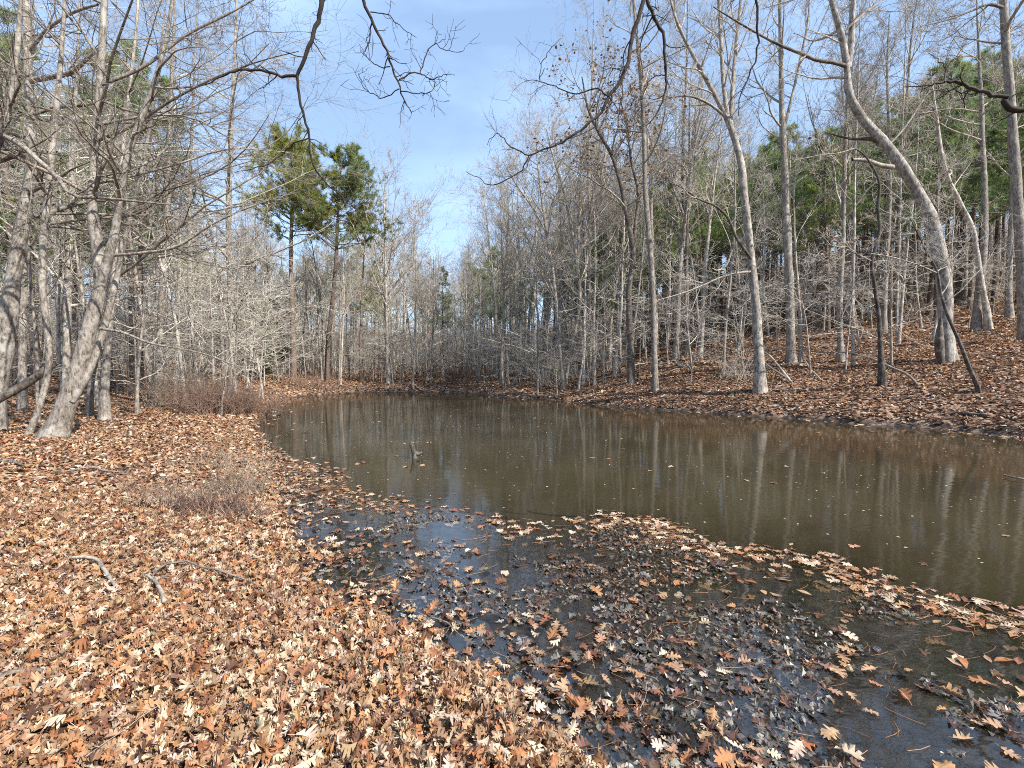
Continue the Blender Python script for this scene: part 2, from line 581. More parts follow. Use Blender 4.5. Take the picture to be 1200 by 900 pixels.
def shoots(rg, P, R, n, t0, t1, ang, length, K, rad, up=0.05, wob=0.15, taper=0.25, rmin=0.004, flat=0.0, tpow=1.0, bend=0.0):
    """n children on every path of P; returns their paths and radii"""
    N, Kp, _ = P.shape
    par = np.repeat(np.arange(N), n)
    t = t0 + (t1 - t0) * rg.random(len(par)) ** tpow
    x = t * (Kp - 1)
    i = np.minimum(x.astype(int), Kp - 2)
    f = (x - i)[:, None]
    p0 = P[par, i] * (1 - f) + P[par, i + 1] * f
    r0 = R[par, i] * (1 - f[:, 0]) + R[par, i + 1] * f[:, 0]
    T = unit(P[par, i + 1] - P[par, i])
    az = rg.random(len(par)) * 2 * np.pi
    ref = np.where(np.abs(T[:, 2:3]) > 0.9, np.array([[1.0, 0, 0]]), np.array([[0, 0, 1.0]]))
    U = unit(np.cross(T, ref)); W = np.cross(T, U)
    az_c, az_s = np.cos(az), np.sin(az) * (1 - flat)
    side = unit(az_c[:, None] * U + az_s[:, None] * W)
    a = np.radians(ang[0] + (ang[1] - ang[0]) * rg.random(len(par)))[:, None]
    d = unit(T * np.cos(a) + side * np.sin(a))
    plen = np.linalg.norm(np.diff(P, axis=1), axis=2).sum(1)[par]
    Ln = length(plen, t, rg) if callable(length) else plen * length * (0.6 + 0.8 * rg.random(len(par)))
    step = (Ln / (K - 1))[:, None]
    C = np.zeros((len(par), K, 3))
    C[:, 0] = p0
    drift = rg.normal(0, 1, (len(par), 3)) * bend
    for k in range(1, K):
        C[:, k] = C[:, k - 1] + d * step
        d = unit(d + rg.normal(0, wob, d.shape) + drift + np.array([0, 0, up]))
    rs = np.maximum(np.minimum(r0 * rad, 0.017 * Ln + rmin), rmin)
    prof = np.linspace(1, taper, K)[None]
    return C, np.maximum(rs[:, None] * prof, rmin * 0.55)


def crown_from(rg, g, P, R, style, dens=1.0, rmin=0.006, lv=4, S1=5, tmin=None, lens=None):
    """limbs, branches and twigs growing on the given paths, added to g; returns the twig paths"""
    if style == 'fan':        # ascending, narrow
        a1, a2, up, l1, fl, t0 = (28, 55), (25, 55), 0.10, 0.30, 0.0, 0.38
    elif style == 'beech':    # level, layered
        a1, a2, up, l1, fl, t0 = (50, 85), (30, 60), 0.015, 0.42, 0.55, 0.18
    else:                     # oak
        a1, a2, up, l1, fl, t0 = (45, 80), (35, 70), 0.05, 0.34, 0.0, 0.35
    if tmin is not None: t0 = tmin
    if lens is not None: l1 = lens
    lf = lambda pl, t, r: pl * l1 * (1.12 - 0.78 * t) * (0.55 + 0.9 * r.random(len(t)))
    P1, R1 = shoots(rg, P, R, max(1, int(17 * dens)), t0, 0.97, a1, lf, 9, 0.50, up, 0.13, 0.22, rmin, 0, 0.9)
    g.tube(P1, R1, S1)
    P2, R2 = shoots(rg, P1, R1, 6, 0.18, 0.98, a2, 0.42, 7, 0.6, up * 0.8, 0.15, 0.3, rmin * 0.85, fl)
    g.tube(P2, R2, 4)
    P3, R3 = shoots(rg, P2, R2, 5, 0.15, 1.0, (25, 60), 0.42, 5, 0.65, up * 0.7, 0.18, 0.4, rmin * 0.7, fl)
    g.tube(P3, R3, 3)
    if lv >= 4:
        P4, R4 = shoots(rg, P3, R3, 3, 0.2, 1.0, (25, 60), 0.5, 3, 0.7, up * 0.5, 0.15, 0.5, rmin * 0.6, fl)
        g.tube(P4, R4, 3)
        return P4
    return P3


def trunk_path(rg, H, lean=0.04, wob=0.012, K=16):
    d = unit(np.array([rg.normal(0, lean), rg.normal(0, lean), 1.0]))
    P = np.zeros((K, 3))
    for k in range(1, K):
        P[k] = P[k - 1] + d * H / (K - 1)
        d = unit(d + rg.normal(0, wob * 2.2, 3) * np.array([1, 1, 0]) + np.array([0, 0, 0.01]))
    return P


def trunk_rad(P, r0, rtip=0.12, flare=0.35, pw=0.85):
    h = np.concatenate([[0], np.cumsum(np.linalg.norm(np.diff(P, axis=0), axis=1))])
    t = h / h[-1]
    return r0 * ((1 - t) ** pw * (1 - rtip) + rtip) * (1 + flare * np.exp(-h / 0.28))


# ------------------------------------------------------------------ ground, water
def graded(n, a, b, c):                  # coordinates dense near c
    lo, hi = math.asinh((a - c[0]) / c[1]), math.asinh((b - c[0]) / c[1])
    return c[0] + c[1] * np.sinh(np.linspace(lo, hi, n))


def grid(xs, ys):
    X, Y = np.meshgrid(xs, ys)
    nx, ny = len(xs), len(ys)
    i = (np.arange(ny - 1)[:, None] * nx + np.arange(nx - 1)[None]).ravel()
    return X.ravel(), Y.ravel(), np.stack([i, i + 1, i + nx + 1, i + nx], 1)


gx, gy, gq = grid(graded(560, -420, 420, (0.5, 4.0)), graded(620, -120, 520, (3.0, 3.2)))
gz, gsw, gso, gw = terrain(gx, gy, True)
mudf = sstep(0.16, -0.05, gsw + 0.1 * fbm(gx, gy, 3.0, 3, 21))
M['ground'] = ground_mat()
tag(link("ground", make_mesh("ground", np.stack([gx, gy, gz], 1), [gq], M['ground'], True, None, {"mud": mudf})), kind="structure")

wx, wy, wq = grid(np.linspace(-14.5, 16, 330), np.concatenate([np.linspace(-1.5, 8, 230), np.linspace(8.1, 40, 220)]))
wz, wsw, wso, ww = terrain(wx, wy, True)
depth = -wz
murk = 1 - np.exp(-np.maximum(depth - 0.02, 0) / 0.075)
keep = (wsw[wq] < 0.8).any(1)
used = np.unique(wq[keep])
remap = -np.ones(len(wx), int); remap[used] = np.arange(len(used))
M['water'] = water_mat()
tag(link("water", make_mesh("water", np.stack([wx[used], wy[used], np.zeros(len(used))], 1), [remap[wq[keep]]], M['water'], True, None, {"murk": murk[used]})), kind="structure")

# ------------------------------------------------------------------ dead leaves
_mid = [(0, 0), (.22, 0), (.42, 0), (.62, 0), (.80, 0), (1.0, 0)]
_n = [(.28, .07), (.48, .09), (.67, .08), (.84, .06)]
_ta = [(.10, .15), (.35, .33), (.60, .31), (.82, .20)]
_tb = [(.20, .21), (.48, .37), (.73, .29), (.92, .15)]
_mir = lambda q: [(a, -b * 0.92) for a, b in q]
OAK_V = np.array(_mid + _n + _ta + _tb + _mir(_n) + _mir(_ta) + _mir(_tb) + [(-.22, .010), (-.22, -.010), (0, .012), (0, -.012)])
def _half(n, ta, tb):
    nn = [0, n, n + 1, n + 2, n + 3]
    f = []
    for i in range(4):
        f += [(nn[i], ta + i, tb + i), (nn[i], tb + i, nn[i + 1])]
    return f + [(0, n, 1), (1, n, n + 1), (1, n + 1, 2), (2, n + 1, n + 2), (2, n + 2, 3), (3, n + 2, n + 3), (3, n + 3, 4), (4, n + 3, 5)]
OAK_F = np.array([(a, c, b) for a, b, c in _half(6, 10, 14)] + _half(18, 22, 26) + [(30, 31, 33), (30, 33, 32)])
OVAL_V = np.array([(-.2, 0), (0, 0), (.25, .24), (.6, .27), (1, 0), (.6, -.27), (.25, -.24), (.3, 0), (.62, 0)])
OVAL_F = np.array([(1, 7, 2), (2, 7, 8), (2, 8, 3), (3, 8, 4), (1, 6, 7), (6, 8, 7), (6, 5, 8), (5, 4, 8), (0, 6, 2)])
DIA_V = np.array([(0, 0), (.3, .30), (.72, .26), (1, 0), (.72, -.26), (.3, -.30)])
DIA_F = np.array([(0, 2, 1), (0, 3, 2), (0, 4, 3), (0, 5, 4)])

PAL = np.array([(0.335, 0.207, 0.122), (0.48, 0.37, 0.265), (0.345, 0.192, 0.093), (0.30, 0.13, 0.054), (0.19, 0.085, 0.045), (0.22, 0.13, 0.08), (0.09, 0.045, 0.028), (0.16, 0.075, 0.045), (0.075, 0.066, 0.058), (0.14, 0.122, 0.105), (0.25, 0.225, 0.195), (0.09, 0.12, 0.025), (0.20, 0.20, 0.04)])
P_DRY = [.25, .18, .17, .14, .08, .08, .06, .05]
P_GREEN = [0] * 11 + [.6, .4]
P_PALE = [.26, .30, .16, .10, .04, .08, .03, .03]
P_RED = [.25, .14, .12, .09, .13, .14, .05, .08]
P_DARK = [.03, .02, .01, .03, .10, .10, .46, .25]
P_MUCK = [.01, .01, 0, 0, .02, .04, .12, .08, .38, .24, .10]


def leaves(kind, x, y, z, size, tilt, prob, wet=0.0, curl=0.35, rg=rng, crumple=0.05, tone=1.0):
    n = len(x)
    BV, BF = {'oak': (OAK_V, OAK_F), 'oval': (OVAL_V, OVAL_F), 'dia': (DIA_V, DIA_F)}[kind]
    K = len(BV)
    Ls = size * (0.65 + 0.75 * rg.random(n))
    wd = Ls * (0.75 + 0.5 * rg.random(n))
    fold = rg.normal(0.15, curl, n)[:, None]
    cx = rg.normal(0, curl, n)[:, None]
    tw = rg.normal(0, curl * 0.9, n)[:, None]
    u, v = BV[None, :, 0] - 0.45, BV[None, :, 1]
    lz = fold * np.abs(v) + cx * u * u * 1.2 + tw * u * v * 1.8 + rg.normal(0, crumple, (n, K)) * (np.abs(v) > 0.1)
    Lc = np.stack([u * Ls[:, None], v * wd[:, None], lz * Ls[:, None]], -1)
    yaw = rg.random(n) * 2 * np.pi
    ta = np.abs(rg.normal(0, 1, n)) * np.radians(tilt); td = rg.random(n) * 2 * np.pi
    nz = np.stack([np.sin(ta) * np.cos(td), np.sin(ta) * np.sin(td), np.cos(ta)], -1)
    ex = np.stack([np.cos(yaw), np.sin(yaw), np.zeros(n)], -1)
    ex = unit(ex - nz * (ex * nz).sum(1, keepdims=True))
    ey = np.cross(nz, ex)
    W = Lc[..., 0:1] * ex[:, None] + Lc[..., 1:2] * ey[:, None] + Lc[..., 2:3] * nz[:, None]
    low = W[..., 2].min(1)
    W = W + np.stack([x, y, z], -1)[:, None]
    W[..., 2] -= (low * 0.75)[:, None]
    prob = list(prob) + [0] * (len(PAL) - len(prob))
    c = PAL[rg.choice(len(PAL), n, p=np.array(prob) / sum(prob))] * (0.75 + 0.5 * rg.random((n, 1))) * (1 + rg.normal(0, 0.035, (n, 3))) * tone
    col = np.concatenate([np.clip(c, 0.01, 0.8), np.full((n, 1), wet)], 1)
    Fc = (BF[None] + (np.arange(n) * K)[:, None, None]).reshape(-1, 3)
    return W.reshape(-1, 3), Fc, np.repeat(col, K, 0)


def wedge(n, d0, d1, spread=1.2, pw=2.0):
    """points over the ground the camera looks at, between depths d0 and d1"""
    d = (d0**pw + (d1**pw - d0**pw) * rng.random(n)) ** (1 / pw)
    return (rng.random(n) * 2 - 1) * spread * (d + 0.4), d


def area(d0, d1, spread=1.2):
    return spread * (d1 * d1 - d0 * d0) + 0.8 * spread * (d1 - d0)


litter = Geo()
for d0, d1, dens, size, kind in ((0.9, 3.2, 2500, 0.064, 'oak'), (3.2, 6.0, 1500, 0.064, 'oak'), (6.0, 12, 430, 0.075, 'oval'), (12, 24, 170, 0.10, 'dia'), (24, 48, 40, 0.16, 'dia'), (48, 75, 8, 0.3, 'dia')):
    x, y = wedge(int(area(d0, d1) * dens), d0, d1)
    z, sw, so, w = terrain(x, y, True)
    k = sw > 0.02 + 0.10 * rng.random(len(x))
    x, y, z, sw, w = x[k], y[k], z[k], sw[k], w[k]
    pile = 0.045 if d1 < 7 else 0.03
    z = z + rng.random(len(x)) ** 1.5 * pile
    red = rng.random(len(x)) < np.clip(w * 0.8 + 0.22 + 0.5 * (fbm(x, y, 0.6, 2, 31)), 0, 1)
    pale = (~red) & (rng.random(len(x)) < np.clip(0.35 + 1.4 * fbm(x, y, 0.8, 2, 41) + 0.4 * sstep(2.0, 0.2, sw), 0, 1))
    for sel, pr in ((red, P_RED), (pale, P_PALE), (~red & ~pale, P_DRY)):
        if sel.any():
            if kind == 'oak':
                q = rng.random(sel.sum())
                xs, ys, zs = x[sel], y[sel], z[sel]
                for lo, hi, kd, sz, cu, cr_ in ((0, .30, 'oak', 1.0, .75, .08), (.30, .68, 'oak', .68, 1.1, .12), (.68, .80, 'oval', .62, .55, .06), (.80, 1.01, 'dia', .30, .8, .1)):
                    o = (q >= lo) & (q < hi)
                    litter.add(*leaves(kd, xs[o], ys[o], zs[o], size * sz, 34, pr, 0.0, cu, crumple=cr_))
            else:
                litter.add(*leaves(kind, x[sel], y[sel], z[sel], size, 22, pr, 0.0, 0.45))
tag(link("leaf_litter", litter.mesh("leaf_litter", M['leaf'], False)), kind="stuff")

# wet leaves: the fringe of the bank, the black mud and the raft at the edge of open water
wetl = Geo()
x, y = wedge(170000, 1.0, 13.0, 1.2, 1.5)
z, sw, so, w = terrain(x, y, True)
dens_fac = 1.0 / (1 + (y / 4.0))          # what the sampling already gives more of
inmud = (sw < 0.12) & (so > -0.15)
cl = fbm(x, y, 1.3, 3, 51); cl2 = fbm(x, y, 2.6, 3, 61); cl3 = fbm(x, y, 0.7, 2, 71)
r = rng.random(len(x))
fr = inmud & (r < 0.62 * np.exp(np.minimum(sw, 0) / 0.17) * (0.55 + 1.3 * (cl + 0.25)))
k = fr & (rng.random(len(x)) < 0.62)
wetl.add(*leaves('oak', x[k], y[k], np.maximum(z[k], 0) + 0.02 * rng.random(k.sum()), 0.075, 26, P_PALE, 0.1, 0.45))
k = fr & ~k
wetl.add(*leaves('oak', x[k], y[k], np.maximum(z[k], 0), 0.075, 26, P_DARK, 0.8, 0.45))
k = inmud & ~fr & (r > 0.0) & (rng.random(len(x)) < np.clip(0.15 + 1.4 * cl2 + 1.5 * cl, 0.0, 1) * sstep(-0.1, 0.35, so))
wetl.add(*leaves('oval', x[k], y[k], np.maximum(z[k], -0.007) - 0.002, 0.036, 16, P_MUCK, 0.95, 0.6, crumple=0.1))
kd = inmud & ~fr & ~k & (rng.random(len(x)) < np.clip(0.09 + 1.0 * cl + 0.6 * cl2, 0.0, 1) * sstep(-0.05, 0.5, so))
wetl.add(*leaves('oak', x[kd], y[kd], z[kd] + 0.004, 0.07, 9, P_MUCK, 0.95, 0.35))
k2 = inmud & ~fr & ~k & ~kd & (rng.random(len(x)) < np.clip(0.009 + 0.05 * cl + 0.014 * sstep(4.0, 2.0, y), 0, 1))
wetl.add(*leaves('oak', x[k2], y[k2], np.maximum(z[k2], 0.0) + 0.002, 0.088, 6, [.34, .24, .2, .12, .06, .04, 0, 0], 0.2, 0.22))
tag(link("sodden_leaves", wetl.mesh("sodden_leaves", M['leaf'], False)), kind="stuff")

sunk = Geo()
x, y = wedge(30000, 1.6, 12.5, 1.2, 1.6)
z, sw, so, w = terrain(x, y, True)
k = (sw < -0.1) & (so > -0.7) & (rng.random(len(x)) < np.clip(0.45 + 0.9 * fbm(x, y, 1.0, 3, 17), 0, 1) * np.where(so < 0.5, 1.0, 0.16))
sunk.add(*leaves('oak', x[k], y[k], z[k] - 0.004, 0.085, 10, P_RED, 0.6, 0.2, tone=0.55))
tag(link("sunken_leaves", sunk.mesh("sunken_leaves", M['leaf'], False)), kind="stuff")

raft = Geo()
n = 60000
x, y = wedge(n, 2.2, 12.5, 1.2, 1.6)
z, sw, so, w = terrain(x, y, True)
band = np.exp(-((so - 0.06) / 0.20) ** 2)
right = sstep(0.2, 2.2, x)
k = (sw < -0.12) & (rng.random(n) < band * np.clip(0.30 + 0.55 * right + 1.2 * cl3[:n] + 0.9 * fbm(x, y, 2.0, 2, 81), 0, 1) * 0.85)
raft.add(*leaves('oak', x[k], y[k], np.full(k.sum(), 0.001), 0.085, 4, P_PALE, 0.25, 0.15))
k = (sw < -0.2) & (so > -0.25) & (so < 0.9) & (rng.random(n) < np.clip(0.06 + 0.9 * fbm(x, y, 1.1, 3, 91) * (1 - 0.5 * right), 0, 1) * 0.6)
raft.add(*leaves('oval', x[k], y[k], np.full(k.sum(), 0.0), 0.075, 4, P_RED, 0.6, 0.15))
# along the far and right waterlines, and bits out on open water
n = 26000
x, y = wedge(n, 8.0, 36.0, 1.15, 1.6)
z, sw, so, w = terrain(x, y, True)
k = (so < 0) & (rng.random(n) < np.exp(so / 0.45) * np.clip(0.42 + 1.4 * fbm(x, y, 0.5, 3, 95), 0, 1))
raft.add(*leaves('dia', x[k], y[k], np.full(k.sum(), 0.002), 0.14, 4, P_RED, 0.3, 0.15))
n = 2600
x, y = wedge(n, 3.0, 26.0, 1.1, 1.7)
so = sdist(OPEN, x, y)
k = so < -0.1
raft.add(*leaves('dia', x[k], y[k], np.full(k.sum(), 0.001), 0.028, 3, [.2, .8, 0, 0, 0, 0, 0, 0], 0.0, 0.1))
k = k & (rng.random(n) < 0.05)
raft.add(*leaves('oak', x[k], y[k], np.full(k.sum(), 0.001), 0.11, 3, P_PALE, 0.0, 0.15))
tag(link("floating_leaves", raft.mesh("floating_leaves", M['leaf'], False)), kind="stuff")

# fallen pine needles matted along the raft and the mud
n = 30000
x, y = wedge(n, 1.6, 8.5, 1.15, 1.6)
z, sw, so, w = terrain(x, y, True)
pf = np.clip(0.04 + 0.9 * np.exp(-((so - 0.16) / 0.22) ** 2) * (0.35 + 1.8 * fbm(x, y, 1.2, 3, 13)) , 0, 1)
k = (sw < 0.0) & (so > -0.25) & (rng.random(n) < pf)
x, y, z = x[k], y[k], z[k]
a = rng.normal(0.5, 0.9, len(x)); ln = 0.10 + 0.09 * rng.random(len(x))
P = np.zeros((len(x), 3, 3))
zz = np.maximum(z, 0) + 0.006 * rng.random(len(x))
for j, t in enumerate((-.5, 0, .5)):
    P[:, j] = np.stack([x + np.cos(a + t * 0.3) * ln * t, y + np.sin(a + t * 0.3) * ln * t, zz + 0.004 * (j == 1)], 1)
V, Q = tubes(P, np.full((len(x), 3), 0.0013), 3)
c = np.array([(0.30, 0.14, 0.06), (0.20, 0.085, 0.04), (0.40, 0.23, 0.12)])[rng.integers(0, 3, len(x))]
tag(link("pine_straw", make_mesh("pine_straw", V, [Q], M['straw'], True, np.repeat(np.concatenate([c, np.full((len(x), 1), .3)], 1), 9, 0))), kind="stuff")


# broken twigs and needles lying among the leaves
n = 1500
x, y = wedge(n, 1.2, 14.0, 1.2, 1.5)
z, sw, so, w = terrain(x, y, True)
k = sw > -0.6
x, y, z = x[k], y[k], np.maximum(z[k], 0)
m_ = len(x); a = rng.random(m_) * 6.28; ln = 0.05 + 0.28 * rng.random(m_) ** 2.5
P = np.zeros((m_, 5, 3)); bend = rng.normal(0, 0.35, m_)
P[:, 0] = np.stack([x, y, z + 0.035 + 0.03 * rng.random(m_)], 1)
for j in range(1, 5):
    P[:, j] = P[:, j - 1] + np.stack([np.cos(a + bend * j), np.sin(a + bend * j), rng.normal(0, .08, m_)], 1) * (ln / 4)[:, None]
V, Q = tubes(P, (0.0012 + 0.003 * rng.random((m_, 1)) ** 2) * np.linspace(1, .6, 5)[None], 4)
tag(link("twig_litter", make_mesh("twig_litter", V, [Q], M['wood'])), kind="stuff")


# ------------------------------------------------------------------ kinds of tree (meshes shared by their copies)
def kind_bare(seed, H, r0, style, bark_m, twig_m, dens=1.0, lv=4, rmin=0.007, tmin=None, forks=0, lens=None):
    rg = np.random.default_rng(seed)
    P = trunk_path(rg, H)
    R = trunk_rad(P, r0)
    gt, gc = Geo(), Geo()
    gt.tube(P[None], R[None], 9)
    if forks:                             # several ascending stems
        fp, frr = shoots(rg, P[None], R[None], forks, 0.35, 0.7, (14, 30), lambda pl, t, r: pl * (1.0 - t) * (0.8 + 0.3 * r.random(len(t))), 10, 0.7, 0.10, 0.06, 0.2, 0.02)
        gt.tube(fp, frr, 7)
        crown_from(rg, gc, fp, frr, style, dens * 0.6, rmin, lv, tmin=0.15)
    crown_from(rg, gc, P[None], R[None], style, dens, rmin, lv, tmin=tmin, lens=lens)
    return gt.mesh("trunk", bark_m), gc.mesh("crown", twig_m)


def tufts(rg, pos, dirs, n=12, ln=0.30, wd=0.017):
    m = len(pos)
    d = unit(dirs[:, None] * 0.55 + rg.normal(0, 0.62, (m, n, 3)) + np.array([0, 0, 0.25]))
    s = unit(np.cross(d, rg.normal(0, 1, (m, n, 3))))
    l_ = ln * (0.7 + 0.6 * rg.random((m, n, 1)))
    b = pos[:, None] + rg.normal(0, 0.05, (m, n, 3))
    V = np.stack([b - s * wd, b + s * wd, b + d * l_], 2).reshape(-1, 3)
    return V, np.arange(len(V)).reshape(-1, 3)


def kind_pine(seed, H, r0, crown0, spread, tint, nl=46, tn=17):
    rg = np.random.default_rng(seed)
    P = trunk_path(rg, H, 0.02, 0.008)
    R = trunk_rad(P, r0, 0.14, 0.25, 0.75)
    gt, gn = Geo(), Geo()
    gb = gt
    gt.tube(P[None], R[None], 9)
    lf = lambda pl, t, r: spread * np.clip(1.25 - 1.05 * (t - crown0) / (1 - crown0), 0.2, 1) * (0.5 + 0.7 * r.random(len(t)))
    P1, R1 = shoots(rg, P[None], R[None], nl, crown0, 0.985, (55, 88), lf, 7, 0.32, 0.07, 0.10, 0.3, 0.012)
    gb.tube(P1, R1, 4)
    Pd, Rd = shoots(rg, P[None], R[None], 12, crown0 * 0.45, crown0, (70, 95), lambda pl, t, r: 0.4 + 1.3 * r.random(len(t)), 5, 0.25, -0.02, 0.12, 0.3, 0.01)
    gb.tube(Pd, Rd, 3)
    P2, R2 = shoots(rg, P1, R1, 8, 0.30, 1.0, (25, 60), lambda pl, t, r: 0.35 + pl * 0.26 * r.random(len(t)), 5, 0.5, 0.06, 0.15, 0.4, 0.008, 0.3)
    gb.tube(P2, R2, 3)
    pos = np.concatenate([P2[:, 2], P2[:, 3], P2[:, 4], P1[:, 5], P1[:, 6]])
    dr = np.concatenate([unit(P2[:, 4] - P2[:, 2])] * 3 + [unit(P1[:, 6] - P1[:, 4])] * 2)
    V, Fc = tufts(rg, pos, dr, tn)
    cl = np.asarray(tint)[None] * (0.65 + 0.7 * rg.random((len(pos), 1))) * (1 + rg.normal(0, 0.05, (len(pos), 3)))
    yel = rg.random((len(pos), 1)) < 0.18
    cl = np.where(yel, cl * np.array([[1.5, 1.25, 0.8]]), cl)
    col = np.concatenate([np.clip(cl, 0.005, 1), np.full((len(pos), 1), 0.4)], 1)
    gn.add(V, Fc, np.repeat(col, tn * 3, 0))
    return gt.mesh("trunk", M['pine']), gn.mesh("crown", M['needle'], False)


TALL = [kind_bare(100 + i, 17.0, 0.17, s, M[b], M[t], 1.0, 4, 0.011, tm) for i, (s, b, t, tm) in enumerate(
    [('fan', 'grey', 'twig', 0.42), ('fan', 'beech', 'twig', 0.5), ('oak', 'grey', 'twig', 0.4), ('fan', 'grey', 'twig', 0.35), ('oak', 'grey', 'twig', 0.5)])]
VASE = [kind_bare(120 + i, 17.0, 0.16, 'fan', M[b], M['twig'], 0.7, 4, 0.011, 0.55, forks=4) for i, b in enumerate(['grey', 'beech'])]
SLIM = [kind_bare(140 + i, 10.5, 0.075, s, M[b], M[t], 0.8, 3, 0.008, tm) for i, (s, b, t, tm) in enumerate(
    [('fan', 'white', 'twig_pale', 0.35), ('beech', 'beech', 'twig_pale', 0.25), ('fan', 'grey', 'twig_pale', 0.4), ('oak', 'white', 'twig_pale', 0.3)])]
LAYER = [kind_bare(160 + i, 6.0, 0.05, 'beech', M['beech'], M['twig_pale'], 0.75, 3, 0.0125, 0.12, lens=0.55) for i in range(4)]
PINES = [kind_pine(180 + i, 19.0, 0.19, c0, sp_, tint) for i, (c0, sp_, tint) in enumerate(
    [(0.44, 3.2, (0.22, 0.30, 0.11)), (0.38, 3.4, (0.20, 0.285, 0.115)), (0.48, 2.9, (0.25, 0.305, 0.105)), (0.36, 3.3, (0.20, 0.28, 0.13))])]
CEDAR = [kind_pine(195, 8.0, 0.09, 0.15, 1.6, (0.07, 0.10, 0.035), 40, 9)]


def plant(name, meshes, names, x, y, rz, sc, label, cat, group, squash=1.0):
    r = thing(name, (x, y, tz(x, y) - 0.05), label, cat, group, rz, sc)
    for n_, me in zip(names, meshes):
        link(n_, me, r)
    return r


# ------------------------------------------------------------------ trees built from their own outline in the photograph
def path(pts, d0, d1=None, K=18):
    d1 = d0 if d1 is None else d1
    dd = np.linspace(d0, d1, len(pts))
    return resample([at(p[0], p[1], d) for p, d in zip(pts, dd)], K)


RAD = 0.72


def radii(pts_w, d, K):                  # photo widths in pixels along the path -> radii in metres
    return np.interp(np.linspace(0, 1, K), np.linspace(0, 1, len(pts_w)), np.array(pts_w) * 0.5 * d / F) * RAD


def hero(name, label, cat, stems, style, bark_m, twig_m, seed, limbs=(), dens=1.0, rmin=0.005, lv=4, group=None, tmin=None, lens=None, flare=0.3, dry=None, base=None, crown_name="crown"):
    """stems: list of (pixel path, depth, widths in px, crown density); the first starts at the ground. limbs: extra parts (name, path, depth(s), widths, material)"""
    rg = np.random.default_rng(seed)
    px0, py0 = stems[0][0][0]
    P0 = path(stems[0][0], stems[0][1])
    o = np.array([P0[0][0], P0[0][1], tz(P0[0][0], P0[0][1])])
    root = thing(name, o, label, cat, group)
    gc = Geo()
    gt = Geo()
    alltw = []
    for i, st in enumerate(stems):
        pts, d, wd = st[0], st[1], st[2]
        dn = st[3] if len(st) > 3 else dens
        P = path(pts, *(d if isinstance(d, tuple) else (d,)), K=40 if i == 0 else 20)
        dm = d[0] if isinstance(d, tuple) else d
        R = radii(wd, dm, len(P))
        if i == 0:
            if P[0][2] > o[2] - 0.05:
                P[0][2] = o[2] - 0.12
            h = np.maximum(P[:, 2] - o[2], 0)
            R = R * (1 + 0.6 * flare * np.exp(-h / 0.22))
            wig = rg.normal(0, 0.05, len(P))
            R = R * (1 + wig)
        Sd = 14 if i == 0 else 10
        V, Q = tubes(P[None], R[None], Sd)
        ring = np.tile(np.arange(Sd), len(P)); kk = np.repeat(np.arange(len(P)), Sd)
        lump = 0.16 * fbm(np.cos(ring * 6.2832 / Sd) * 1.1 + kk * 0.21 + seed, np.sin(ring * 6.2832 / Sd) * 1.1 + kk * 0.13, 1.0, 3, seed % 17)
        if i == 0:
            hh = np.maximum(P[kk, 2] - o[2], 0)
            lump = lump + 0.32 * np.exp(-hh / (1.6 * R[4] + 0.05)) * np.maximum(0, np.cos(ring * 6.2832 / Sd * 4 + seed) + 0.25)
        V = V + (V - P[kk]) * lump[:, None]
        gt.add(V, Q)
        if dn > 0:
            tw = crown_from(rg, gc, P[None], R[None], style, dn, rmin, lv, tmin=(st[4] if len(st) > 4 else tmin), lens=(st[5] if len(st) > 5 else lens))
            alltw.append(tw)
    link("trunk", gt.mesh("trunk", bark_m, True, o), root)
    for lm in limbs:
        nm, pts, d, wd, mat = lm[:5]
        dn = lm[5] if len(lm) > 5 else 0
        P = path(pts, *(d if isinstance(d, tuple) else (d,)), K=16)
        R = radii(wd, d[0] if isinstance(d, tuple) else d, 16)
        g = Geo().tube(P[None], R[None], 8)
        link(nm, g.mesh(nm, mat, True, o), root)
        if dn > 0:
            alltw.append(crown_from(rg, gc, P[None], R[None], style, dn, rmin, lv, tmin=0.15, lens=0.45))
    if gc.n:
        link(crown_name, gc.mesh(crown_name, twig_m, True, o), root)
    if dry and alltw:
        T = np.concatenate([t[:, -1] for t in alltw])
        T = T[rg.random(len(T)) < dry[0]]
        if len(dry) > 2:
            T = T[(T[:, 2] > dry[2])]
        V, Fc, C = leaves('dia', T[:, 0], T[:, 1], T[:, 2], dry[1], 70, dry[3] if len(dry) > 3 else P_RED, 0, 0.3, rg)
        g = Geo().add(V, Fc, C)
        nm = "green_leaves" if len(dry) > 3 else "dry_leaves"
        link(nm, g.mesh(nm, M['leaf'], False, o), root)
    return root


